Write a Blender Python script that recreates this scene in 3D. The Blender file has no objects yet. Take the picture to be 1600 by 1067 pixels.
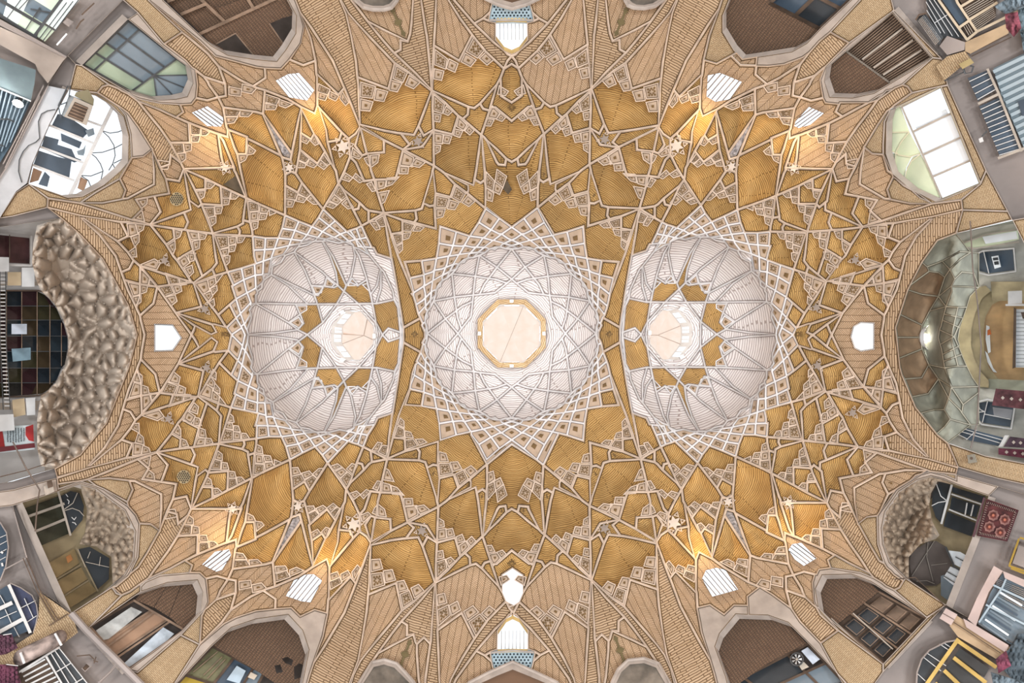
import bpy, bmesh, math, random
import numpy as np
from mathutils import Vector
from mathutils.geometry import delaunay_2d_cdt

# ------------------------------------------------------------------ camera, sky, light, exposure
FPX = 600.0                       # focal length for a 1600 x 1067 frame
EYE = 1.6                         # camera height above the floor
scene = bpy.context.scene
col = scene.collection
cam_data = bpy.data.cameras.new('camera')
cam_data.sensor_width = 36.0
cam_data.lens = 36.0 * FPX / 1600.0
cam_data.clip_end = 500.0
cam = bpy.data.objects.new('camera', cam_data)
cam.location = (0.0, 0.0, EYE)
cam.rotation_euler = (0.0, math.pi, 0.0)
col.objects.link(cam)
scene.camera = cam

world = bpy.data.worlds.new('sky')
scene.world = world
world.use_nodes = True
bg = world.node_tree.nodes['Background']
bg.inputs[0].default_value = (0.86, 0.93, 1.0, 1.0)
bg.inputs[1].default_value = 1.35

scene.view_settings.view_transform = 'Standard'
scene.view_settings.look = 'None'
scene.view_settings.gamma = 1.0
scene.view_settings.use_curve_mapping = False
scene.view_settings.exposure = 0.0
scene.cycles.max_bounces = 6
scene.cycles.diffuse_bounces = 4

def lamp(name, loc, power, colour, radius):
    d = bpy.data.lights.new(name, 'POINT')
    d.energy = power
    d.color = colour
    d.shadow_soft_size = radius
    o = bpy.data.objects.new(name, d)
    o.location = loc
    col.objects.link(o)
    return o
# added upward area lights, unseen below the frame, brightening walls and vault
for k in range(10):
    a = math.radians(18 + 36 * k)
    d = bpy.data.lights.new('fill_uplight', 'AREA')
    d.shape = 'DISK'; d.size = 0.7
    d.energy = 285.0
    d.color = (0.92, 0.96, 1.0)
    o = bpy.data.objects.new('fill_uplight', d)
    o.location = (3.0 * math.cos(a), 2.4 * math.sin(a), 0.6)
    o.rotation_euler = (math.pi, 0, 0)
    col.objects.link(o)

# ------------------------------------------------------------------ the shape of the hall
CX, CY = 799.5, 523.0             # axis of the hall, in frame pixels
AX, AY = 620.0, 560.0
ZS = np.array([0, 100, 137, 200, 300, 400, 500, 600.0])
ZV = np.array([15.7, 15.25, 15.0, 14.2, 12.55, 10.95, 9.4, 8.0])

def z_base(x, y):
    s = 600.0 * math.hypot((x - CX) / AX, (y - CY) / AY)
    if s >= 600.0:
        return 8.0 * 600.0 / s
    return float(np.interp(s, ZS, ZV))

# central dome: profile table pixel radius -> height
_t = np.linspace(0, 1, 60)
_rho = 3.43 * np.cos(_t * math.radians(66.0))
_zz = 15.0 + 3.3 * np.sin(_t * math.radians(66.0)) / math.sin(math.radians(66.0))
_rr = FPX * _rho / _zz
C_RING = (799.5, 521.0, 137.0)

class SideDome:
    """dome on an elliptical ring; its eye stands higher, hence nearer the hall axis in plan"""
    def __init__(self, c0, a0, b0, c1, a1, b1, zo):
        self.c0, self.a0, self.b0, self.c1, self.a1, self.b1, self.zo = c0, a0, b0, c1, a1, b1, zo
    def e(self, t):
        f = lambda p, q: p + (q - p) * t
        return f(self.c0[0], self.c1[0]), f(self.c0[1], self.c1[1]), f(self.a0, self.a1), f(self.b0, self.b1)
    def inside(self, x, y, t=0.0):
        cx, cy, a, b = self.e(t)
        return ((x - cx) / a) ** 2 + ((y - cy) / b) ** 2 < 1.0
    def z(self, x, y):
        lo, hi = 0.0, 1.0
        if self.inside(x, y, 1.0):
            return self.zo
        for _ in range(22):
            m = 0.5 * (lo + hi)
            if self.inside(x, y, m): lo = m
            else: hi = m
        t = lo
        cx, cy, a, b = self.e(t)
        rx, ry = self.c0[0] + (x - cx) / a * self.a0, self.c0[1] + (y - cy) / b * self.b0
        zr = z_base(rx, ry)
        return zr + (self.zo - zr) * math.sin(t * math.pi / 2) ** 0.8

S_LEFT = SideDome((507, 525), 120, 154, (552, 525), 36, 46, 15.6)
S_RIGHT = SideDome((1092, 522), 120, 154, (1048, 520), 36, 46, 15.6)

def zdepth(x, y):
    r = math.hypot(x - C_RING[0], y - C_RING[1])
    if r < C_RING[2]:
        return float(np.interp(-r, -_rr, _zz))
    for s in (S_LEFT, S_RIGHT):
        if s.inside(x, y):
            return s.z(x, y)
    return z_base(x, y)

def at(x, y, d=0.0, z=None):
    """point of the hall surface seen at frame pixel x, y, set back by d metres"""
    if z is None:
        z = zdepth(x, y)
    v = Vector((-(x - 800.0) / FPX * z, (533.5 - y) / FPX * z, z))
    if d:
        v *= 1.0 + d / v.length
    v.z += EYE
    return v

# ------------------------------------------------------------------ materials
MATS = {}
def new_mat(name):
    m = bpy.data.materials.new(name)
    m.use_nodes = True
    nt = m.node_tree
    return m, nt, nt.nodes['Principled BSDF']

def plain(name, c, rough=0.7, metal=0.0, noise=0.12, scale=3.0, emit=None, bump=0.0):
    if name in MATS: return MATS[name]
    m, nt, b = new_mat(name)
    b.inputs['Roughness'].default_value = rough
    b.inputs['Metallic'].default_value = metal
    n = nt.nodes.new('ShaderNodeTexNoise'); n.inputs['Scale'].default_value = scale; n.inputs['Detail'].default_value = 6
    tc = nt.nodes.new('ShaderNodeTexCoord'); nt.links.new(tc.outputs['Object'], n.inputs['Vector'])
    r = nt.nodes.new('ShaderNodeValToRGB')
    r.color_ramp.elements[0].position = 0.3; r.color_ramp.elements[1].position = 0.7
    lo = [max(0, v * (1 - noise * 1.6)) for v in c]; hi = [min(1, v * (1 + noise)) for v in c]
    r.color_ramp.elements[0].color = (*lo, 1); r.color_ramp.elements[1].color = (*hi, 1)
    nt.links.new(n.outputs['Fac'], r.inputs['Fac'])
    nt.links.new(r.outputs['Color'], b.inputs['Base Color'])
    if bump:
        bp = nt.nodes.new('ShaderNodeBump'); bp.inputs['Strength'].default_value = bump; bp.inputs['Distance'].default_value = 0.05
        nt.links.new(n.outputs['Fac'], bp.inputs['Height']); nt.links.new(bp.outputs['Normal'], b.inputs['Normal'])
    if emit:
        b.inputs['Emission Color'].default_value = (*emit[:3], 1); b.inputs['Emission Strength'].default_value = emit[3]
    MATS[name] = m
    return m

def brick(name, c1, c2, mortar, bw=0.21, rh=0.062, ms=0.014, zig=0.0, vary=0.25, bump=0.5, wob=0.06):
    """brickwork laid along the uv map (metres); zig > 0 folds the courses into a herringbone"""
    if name in MATS: return MATS[name]
    m, nt, b = new_mat(name)
    b.inputs['Roughness'].default_value = 0.8
    uv = nt.nodes.new('ShaderNodeUVMap'); uv.uv_map = 'UVMap'
    vec = uv.outputs['UV']
    if zig:
        sx = nt.nodes.new('ShaderNodeSeparateXYZ'); nt.links.new(vec, sx.inputs[0])
        pp = nt.nodes.new('ShaderNodeMath'); pp.operation = 'PINGPONG'; pp.inputs[1].default_value = zig
        nt.links.new(sx.outputs['X'], pp.inputs[0])
        ad = nt.nodes.new('ShaderNodeMath'); ad.operation = 'ADD'
        nt.links.new(sx.outputs['Y'], ad.inputs[0]); nt.links.new(pp.outputs[0], ad.inputs[1])
        cx = nt.nodes.new('ShaderNodeCombineXYZ')
        nt.links.new(sx.outputs['X'], cx.inputs[0]); nt.links.new(ad.outputs[0], cx.inputs[1])
        vec = cx.outputs[0]
    wn = nt.nodes.new('ShaderNodeTexNoise'); wn.inputs['Scale'].default_value = 2.2; wn.inputs['Detail'].default_value = 3
    nt.links.new(uv.outputs['UV'], wn.inputs['Vector'])
    ws = nt.nodes.new('ShaderNodeVectorMath'); ws.operation = 'MULTIPLY_ADD'
    ws.inputs[1].default_value = (wob, wob, 0); nt.links.new(wn.outputs['Color'], ws.inputs[0]); nt.links.new(vec, ws.inputs[2])
    vec = ws.outputs[0]
    bt = nt.nodes.new('ShaderNodeTexBrick')
    bt.inputs['Scale'].default_value = 1.0
    bt.inputs['Brick Width'].default_value = bw if not zig else zig
    bt.inputs['Row Height'].default_value = rh
    bt.inputs['Mortar Size'].default_value = ms
    bt.inputs['Mortar Smooth'].default_value = 0.3
    bt.offset = 0.31 if not zig else 0.0
    bt.inputs['Color1'].default_value = (*c1, 1); bt.inputs['Color2'].default_value = (*c2, 1); bt.inputs['Mortar'].default_value = (*mortar, 1)
    nt.links.new(vec, bt.inputs['Vector'])
    tc = nt.nodes.new('ShaderNodeTexCoord')
    n = nt.nodes.new('ShaderNodeTexNoise'); n.inputs['Scale'].default_value = 1.7; n.inputs['Detail'].default_value = 5
    nt.links.new(tc.outputs['Generated'], n.inputs['Vector'])
    oi = nt.nodes.new('ShaderNodeObjectInfo')
    mr = nt.nodes.new('ShaderNodeMapRange'); mr.inputs[3].default_value = 1 - vary; mr.inputs[4].default_value = 1 + vary * 0.6
    av = nt.nodes.new('ShaderNodeMath'); av.operation = 'MULTIPLY_ADD'; av.inputs[1].default_value = 0.3
    nt.links.new(oi.outputs['Random'], av.inputs[0]); 
    sc = nt.nodes.new('ShaderNodeMath'); sc.operation = 'MULTIPLY'; sc.inputs[1].default_value = 0.7
    nt.links.new(n.outputs['Fac'], sc.inputs[0]); nt.links.new(sc.outputs[0], av.inputs[2])
    nt.links.new(av.outputs[0], mr.inputs[0])
    mx = nt.nodes.new('ShaderNodeVectorMath'); mx.operation = 'MULTIPLY'
    nt.links.new(bt.outputs['Color'], mx.inputs[0]); nt.links.new(mr.outputs[0], mx.inputs[1])
    nt.links.new(mx.outputs[0], b.inputs['Base Color'])
    bp = nt.nodes.new('ShaderNodeBump'); bp.invert = True; bp.inputs['Strength'].default_value = bump; bp.inputs['Distance'].default_value = 0.03
    nt.links.new(bt.outputs['Fac'], bp.inputs['Height']); nt.links.new(bp.outputs['Normal'], b.inputs['Normal'])
    MATS[name] = m
    return m

def M_gold(): return brick('gold_brick', (0.585, 0.35, 0.122), (0.50, 0.285, 0.09), (0.22, 0.115, 0.03), bw=1.1, rh=0.058, ms=0.011, vary=0.55, wob=0.16)
def M_pale(): return brick('pale_brick', (0.56, 0.38, 0.24), (0.48, 0.32, 0.19), (0.20, 0.12, 0.06), zig=0.21, rh=0.07, ms=0.012, vary=0.25)
def M_band(): return brick('band_brick', (0.54, 0.38, 0.24), (0.45, 0.305, 0.18), (0.15, 0.085, 0.04), rh=0.08, bw=0.6, ms=0.016, vary=0.2, wob=0.08)
def M_dome(): return brick('lit_dome_brick', (0.84, 0.78, 0.75), (0.78, 0.71, 0.68), (0.42, 0.34, 0.31), bw=1.6, rh=0.08, ms=0.014, vary=0.15, wob=0.2)  # pale brick, lightened further to carry the light from the dome eyes
def M_rib(): return plain('rib_plaster', (0.60, 0.47, 0.37), 0.75, noise=0.14)
def M_domerib(): return plain('lit_dome_rib_plaster', (0.76, 0.73, 0.72), 0.75, noise=0.08)  # rib plaster lightened likewise, the dome's light put into its colour
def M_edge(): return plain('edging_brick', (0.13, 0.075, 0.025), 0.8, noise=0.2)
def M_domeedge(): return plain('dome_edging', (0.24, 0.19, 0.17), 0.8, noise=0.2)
def M_tile(): return plain('tile_clay', (0.52, 0.38, 0.27), 0.7, noise=0.12)
def M_inlay(): return plain('inlay_dark', (0.16, 0.09, 0.03), 0.7, noise=0.25)

# ------------------------------------------------------------------ object helpers
def tag(o, label=None, cat=None, group=None, kind=None):
    if label: o['label'] = label
    if cat: o['category'] = cat
    if group: o['group'] = group
    if kind: o['kind'] = kind
    return o

def empty(name, loc=(0, 0, 0), **k):
    o = bpy.data.objects.new(name, None)
    o.location = loc
    o.empty_display_size = 0.2
    col.objects.link(o)
    return tag(o, **k)

class MB:
    """collects faces (world coordinates) into one mesh object"""
    def __init__(self): self.v, self.f, self.m, self.uv = [], [], [], []
    def add(self, pts, faces, mi=0, uvs=None):
        n = len(self.v)
        self.v += [tuple(p) for p in pts]
        for f in faces:
            self.f.append([n + i for i in f]); self.m.append(mi)
            self.uv.append([uvs[i] if uvs else (0.0, 0.0) for i in f])
    def box(self, c, ax, ay, az):
        """box from a centre and three half-axis vectors"""
        c, ax, ay, az = Vector(c), Vector(ax), Vector(ay), Vector(az)
        p = [c + ax * i + ay * j + az * k for k in (-1, 1) for j in (-1, 1) for i in (-1, 1)]
        self.add(p, [(0, 1, 3, 2), (4, 6, 7, 5), (0, 4, 5, 1), (2, 3, 7, 6), (0, 2, 6, 4), (1, 5, 7, 3)])
    def bar(self, a, b, w, h, up=(0, 0, 1)):
        a, b = Vector(a), Vector(b)
        d = b - a
        if d.length < 1e-6: return
        n = d.normalized(); u = Vector(up)
        s = n.cross(u)
        if s.length < 1e-4: s = n.cross(Vector((1, 0, 0)))
        s.normalize(); t = s.cross(n)
        self.box((a + b) / 2, d / 2, s * w / 2, t * h / 2)
    def tube(self, pts, r, seg=6, close=False):
        pts = [Vector(p) for p in pts]
        n0 = len(pts); rings = []
        for i, p in enumerate(pts):
            a = pts[max(i - 1, 0)]; b = pts[min(i + 1, n0 - 1)]
            d = (b - a)
            d = d.normalized() if d.length > 1e-9 else Vector((0, 0, 1))
            s = d.cross(Vector((0.13, 0.31, 0.94)))
            if s.length < 1e-3: s = d.cross(Vector((1, 0, 0)))
            s.normalize(); t = d.cross(s)
            rr = r[i] if isinstance(r, (list, tuple)) else r
            rings.append([p + (s * math.cos(2 * math.pi * k / seg) + t * math.sin(2 * math.pi * k / seg)) * rr for k in range(seg)])
        v = [q for ring in rings for q in ring]
        f = [(i * seg + k, i * seg + (k + 1) % seg, (i + 1) * seg + (k + 1) % seg, (i + 1) * seg + k) for i in range(n0 - 1) for k in range(seg)]
        f += [tuple(range(seg))[::-1], tuple(range((n0 - 1) * seg, n0 * seg))]
        self.add(v, f)
    def build(self, name, mats, parent=None, smooth=False, **k):
        if not self.v: return None
        if not isinstance(mats, (list, tuple)): mats = [mats]
        c = Vector((0, 0, 0))
        for p in self.v: c += Vector(p)
        c /= len(self.v)
        me = bpy.data.meshes.new(name)
        me.from_pydata([(p[0] - c.x, p[1] - c.y, p[2] - c.z) for p in self.v], [], self.f)
        for m in mats: me.materials.append(m)
        me.polygons.foreach_set('material_index', self.m)
        if smooth: me.polygons.foreach_set('use_smooth', [True] * len(self.f))
        ul = me.uv_layers.new(name='UVMap')
        ul.data.foreach_set('uv', [c2 for f in self.uv for q in f for c2 in q])
        o = bpy.data.objects.new(name, me)
        o.location = c
        if parent is not None:
            o.parent = parent
            o.location = c - world_loc(parent)
        col.objects.link(o)
        return tag(o, **k)

def world_loc(o):
    v = Vector(o.location)
    while o.parent is not None:
        o = o.parent; v += Vector(o.location)
    return v

# ------------------------------------------------------------------ plane geometry in the frame
def area2(p):
    return sum(p[i][0] * p[(i + 1) % len(p)][1] - p[(i + 1) % len(p)][0] * p[i][1] for i in range(len(p)))

def clean(p, tol=0.3):
    q = []
    for a in p:
        if not q or math.hypot(a[0] - q[-1][0], a[1] - q[-1][1]) > tol: q.append(a)
    while len(q) > 2 and math.hypot(q[0][0] - q[-1][0], q[0][1] - q[-1][1]) <= tol: q.pop()
    return q

def inset(p, w):
    """move every side of a counter-clockwise polygon inwards by w (outwards if negative)"""
    n = len(p); out = []
    for i in range(n):
        a, b, c = p[i - 1], p[i], p[(i + 1) % n]
        d1 = (b[0] - a[0], b[1] - a[1]); d2 = (c[0] - b[0], c[1] - b[1])
        l1 = math.hypot(*d1) or 1e-9; l2 = math.hypot(*d2) or 1e-9
        n1 = (-d1[1] / l1, d1[0] / l1); n2 = (-d2[1] / l2, d2[0] / l2)
        m = (n1[0] + n2[0], n1[1] + n2[1]); ml = math.hypot(*m)
        if ml < 1e-6: out.append((b[0] + n1[0] * w, b[1] + n1[1] * w)); continue
        m = (m[0] / ml, m[1] / ml)
        k = max(m[0] * n1[0] + m[1] * n1[1], 0.33)
        out.append((b[0] + m[0] * w / k, b[1] + m[1] * w / k))
    return out

def simple(p):
    n = len(p)
    def o(a, b, c): return (b[0] - a[0]) * (c[1] - a[1]) - (b[1] - a[1]) * (c[0] - a[0])
    for i in range(n):
        for j in range(i + 2, n):
            if i == 0 and j == n - 1: continue
            a, b, c, d = p[i], p[(i + 1) % n], p[j], p[(j + 1) % n]
            if o(a, b, c) * o(a, b, d) < 0 and o(c, d, a) * o(c, d, b) < 0: return False
    return True

def ins(p, w):
    """inset that gives way wherever the full width would fold the outline over"""
    n = len(p); W = [w] * n
    q = p
    for _ in range(9):
        q = []
        for i in range(n):
            a, b, c = p[i - 1], p[i], p[(i + 1) % n]
            d1 = (b[0] - a[0], b[1] - a[1]); d2 = (c[0] - b[0], c[1] - b[1])
            l1 = math.hypot(*d1) or 1e-9; l2 = math.hypot(*d2) or 1e-9
            n1 = (-d1[1] / l1, d1[0] / l1); n2 = (-d2[1] / l2, d2[0] / l2)
            m = (n1[0] + n2[0], n1[1] + n2[1]); ml = math.hypot(*m)
            if ml < 0.05: q.append((b[0] + n1[0] * W[i] * 0.1, b[1] + n1[1] * W[i] * 0.1)); continue
            m = (m[0] / ml, m[1] / ml)
            k = max(m[0] * n1[0] + m[1] * n1[1], 0.33)
            q.append((b[0] + m[0] * W[i] / k, b[1] + m[1] * W[i] / k))
        bad = set()
        for i in range(n):
            j = (i + 1) % n
            if (q[j][0] - q[i][0]) * (p[j][0] - p[i][0]) + (q[j][1] - q[i][1]) * (p[j][1] - p[i][1]) <= 0: bad |= {i, j}
        for i in range(n):
            a, b = q[i], q[(i + 1) % n]
            for j in range(i + 2, n):
                if i == 0 and j == n - 1: continue
                c, d = q[j], q[(j + 1) % n]
                o1 = (b[0] - a[0]) * (c[1] - a[1]) - (b[1] - a[1]) * (c[0] - a[0]); o2 = (b[0] - a[0]) * (d[1] - a[1]) - (b[1] - a[1]) * (d[0] - a[0])
                if o1 * o2 >= 0: continue
                o3 = (d[0] - c[0]) * (a[1] - c[1]) - (d[1] - c[1]) * (a[0] - c[0]); o4 = (d[0] - c[0]) * (b[1] - c[1]) - (d[1] - c[1]) * (b[0] - c[0])
                if o3 * o4 < 0: bad |= {i, (i + 1) % n, j, (j + 1) % n}
        if not bad: break
        for i in bad: W[i] *= 0.5
    return q

def in_poly(x, y, p):
    c = False; n = len(p); j = n - 1
    for i in range(n):
        xi, yi = p[i]; xj, yj = p[j]
        if (yi > y) != (yj > y) and x < (xj - xi) * (y - yi) / (yj - yi) + xi: c = not c
        j = i
    return c

def edge_dist(X, Y, p):
    d = np.full(X.shape, 1e9)
    for i in range(len(p)):
        a = p[i]; b = p[(i + 1) % len(p)]
        dx, dy = b[0] - a[0], b[1] - a[1]
        l = dx * dx + dy * dy or 1e-9
        t = np.clip(((X - a[0]) * dx + (Y - a[1]) * dy) / l, 0, 1)
        d = np.minimum(d, np.hypot(X - a[0] - t * dx, Y - a[1] - t * dy))
    return d

def densify(p, step):
    out = []
    for i in range(len(p)):
        a = p[i]; b = p[(i + 1) % len(p)]
        n = max(1, int(math.hypot(b[0] - a[0], b[1] - a[1]) / step))
        out += [(a[0] + (b[0] - a[0]) * k / n, a[1] + (b[1] - a[1]) * k / n) for k in range(n)]
    return out

def mesh2d(p, step, holes=()):
    """triangles filling polygon p with an even scatter of inner points; returns points, triangles"""
    loops = [densify(p, step * 1.3)] + [densify(h, step * 1.3) for h in holes]
    pts, edges = [], []
    for l in loops:
        n = len(pts); pts += l
        edges += [(n + i, n + (i + 1) % len(l)) for i in range(len(l))]
    xs = [q[0] for q in p]; ys = [q[1] for q in p]
    gx = np.arange(min(xs) + step * 0.5, max(xs), step); gy = np.arange(min(ys) + step * 0.45, max(ys), step * 0.9)
    if len(gx) and len(gy):
        X, Y = np.meshgrid(gx, gy); X = X + (np.arange(len(gy)) % 2)[:, None] * step * 0.5
        X, Y = X.ravel(), Y.ravel()
        d = edge_dist(X, Y, p)
        for h in holes: d = np.minimum(d, edge_dist(X, Y, h))
        for x, y, dd in zip(X, Y, d):
            if dd > step * 0.45 and in_poly(x, y, p) and not any(in_poly(x, y, h) for h in holes): pts.append((float(x), float(y)))
    r = delaunay_2d_cdt([Vector(q) for q in pts], edges, [], 0, 1e-4)
    vs = [(v.x, v.y) for v in r[0]]; tris = []
    for f in r[2]:
        cx = sum(vs[i][0] for i in f) / len(f); cy = sum(vs[i][1] for i in f) / len(f)
        if in_poly(cx, cy, p) and not any(in_poly(cx, cy, h) for h in holes): tris.append(tuple(f))
    return vs, tris

# ------------------------------------------------------------------ thin plate spline: one traced quarter onto the others
class TPS:
    def __init__(self, src, dst):
        src = np.array(src, float) / 100; dst = np.array(dst, float) / 100
        n = len(src); self.s = src
        K = self.U(np.linalg.norm(src[:, None] - src[None], axis=2)) + np.eye(n) * 0.002
        P = np.hstack([np.ones((n, 1)), src])
        A = np.zeros((n + 3, n + 3)); A[:n, :n] = K; A[:n, n:] = P; A[n:, :n] = P.T
        b = np.zeros((n + 3, 2)); b[:n] = dst
        self.w = np.linalg.solve(A, b)
    @staticmethod
    def U(r): return np.where(r > 1e-9, r * r * np.log(np.maximum(r, 1e-9)), 0.0)
    def __call__(self, p):
        p = np.array(p, float).reshape(-1, 2) / 100
        k = self.U(np.linalg.norm(p[:, None] - self.s[None], axis=2))
        q = k @ self.w[:-3] + np.hstack([np.ones((len(p), 1)), p]) @ self.w[-3:]
        return [tuple(v) for v in q * 100]

# ------------------------------------------------------------------ faces of a net of lines
def arrange(lines, tol=2.4, reach=14.0):
    segs = []
    for l in lines:
        for a, b in zip(l[:-1], l[1:]):
            if math.hypot(a[0] - b[0], a[1] - b[1]) > 0.5: segs.append((a, b))
    # lengthen loose ends until they meet a line
    SA = np.array([q[0] for q in segs]); SB = np.array([q[1] for q in segs]); SD = SB - SA
    SL = np.maximum((SD ** 2).sum(1), 1e-9)
    ext = []
    for l in lines:
        for e, f in ((l[0], l[1]), (l[-1], l[-2])):
            w = np.array(e) - SA
            t = np.clip((w * SD).sum(1) / SL, 0, 1)
            dd = np.hypot(*(w - SD * t[:, None]).T)
            own = [k for k, q in enumerate(segs) if q == (e, f) or q == (f, e)]
            dd[own] = 1e9
            if dd.min() < tol * 0.9: continue
            d = np.array(e) - np.array(f); n = np.hypot(*d)
            if n < 1e-6: continue
            d = d / n
            den = d[0] * SD[:, 1] - d[1] * SD[:, 0]
            ok = np.abs(den) > 1e-9; den = np.where(ok, den, 1)
            r = SA - np.array(e)
            tt = (r[:, 0] * SD[:, 1] - r[:, 1] * SD[:, 0]) / den
            uu = (r[:, 0] * d[1] - r[:, 1] * d[0]) / den
            hit = tt[ok & (tt > 0.2) & (tt < reach) & (uu >= -0.02) & (uu <= 1.02)]
            if len(hit): ext.append((tuple(e), tuple(np.array(e) + d * (hit.min() + 0.2))))
    segs += ext
    # merge close end points
    reps = []
    grid = {}
    def snap(p, t=tol):
        gx, gy = int(p[0] // 4), int(p[1] // 4)
        best, bd = None, t
        for i in (-1, 0, 1):
            for j in (-1, 0, 1):
                for k in grid.get((gx + i, gy + j), ()):
                    d = math.hypot(reps[k][0] - p[0], reps[k][1] - p[1])
                    if d < bd: best, bd = k, d
        if best is None:
            reps.append((float(p[0]), float(p[1]))); best = len(reps) - 1
            grid.setdefault((gx, gy), []).append(best)
        return best
    E = []
    for a, b in segs:
        i, j = snap(a), snap(b)
        if i != j: E.append((i, j))
    E = list({tuple(sorted(e)) for e in E})
    P = np.array(reps)
    A = P[[e[0] for e in E]]; B = P[[e[1] for e in E]]
    cuts = [[] for _ in E]
    n = len(E)
    D = B - A; L2 = (D ** 2).sum(1)
    for i in range(n):           # crossings
        d = D[i]
        w = A - A[i]
        den = d[0] * D[:, 1] - d[1] * D[:, 0]
        ok = np.abs(den) > 1e-9
        dd = np.where(ok, den, 1)
        t = (w[:, 0] * D[:, 1] - w[:, 1] * D[:, 0]) / dd
        u = (w[:, 0] * d[1] - w[:, 1] * d[0]) / dd
        hit = np.where(ok & (t > 1e-6) & (t < 1 - 1e-6) & (u > -1e-9) & (u < 1 + 1e-9))[0]
        for j in hit:
            if j != i: cuts[i].append(float(t[j]))
        # points that lie on the segment
    used = sorted({v for e in E for v in e})
    UP = P[used]
    for i in range(n):
        w = UP - A[i]
        t = (w @ D[i]) / L2[i]
        dist = np.abs(w[:, 0] * D[i][1] - w[:, 1] * D[i][0]) / math.sqrt(L2[i])
        l = math.sqrt(L2[i])
        hit = np.where((dist < tol) & (t * l > tol) & ((1 - t) * l > tol))[0]
        for j in hit: cuts[i].append((float(t[j]), used[j]))
    edges = set()
    for i, e in enumerate(E):
        ks = [(0.0, e[0]), (1.0, e[1])]
        for c in cuts[i]:
            if isinstance(c, tuple): ks.append(c)
        for c in cuts[i]:
            if not isinstance(c, tuple):
                p = A[i] + D[i] * c
                ks.append((c, snap((p[0], p[1]), 2.0)))
        ks.sort()
        for (t0, a), (t1, b) in zip(ks[:-1], ks[1:]):
            if a != b: edges.add((min(a, b), max(a, b)))
    # drop loose ends
    nb = {}
    for a, b in edges:
        nb.setdefault(a, set()).add(b); nb.setdefault(b, set()).add(a)
    loose = []
    todo = [v for v in nb if len(nb[v]) == 1]
    while todo:
        v = todo.pop()
        if len(nb[v]) != 1: continue
        w = nb[v].pop(); nb[w].discard(v); loose.append((reps[v], reps[w]))
        if len(nb[w]) == 1: todo.append(w)
    order = {v: sorted(s, key=lambda w: math.atan2(reps[w][1] - reps[v][1], reps[w][0] - reps[v][0])) for v, s in nb.items()}
    seen = set(); faces = []
    for a in nb:
        for b in nb[a]:
            if (a, b) in seen: continue
            f = []; u, v = a, b
            while (u, v) not in seen:
                seen.add((u, v)); f.append(u)
                o = order[v]; k = o.index(u)
                u, v = v, o[(k - 1) % len(o)]
            p = clean([reps[i] for i in f])
            if len(p) >= 3 and area2(p) > 0: faces.append(p)
    return faces, loose
# ------------------------------------------------------------------ the rib net of one quarter of the vault (frame pixels)
def P(s):
    """'x,y x,y ...' -> list of points"""
    return [tuple(float(c) for c in q.split(',')) for q in s.split()]

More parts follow.
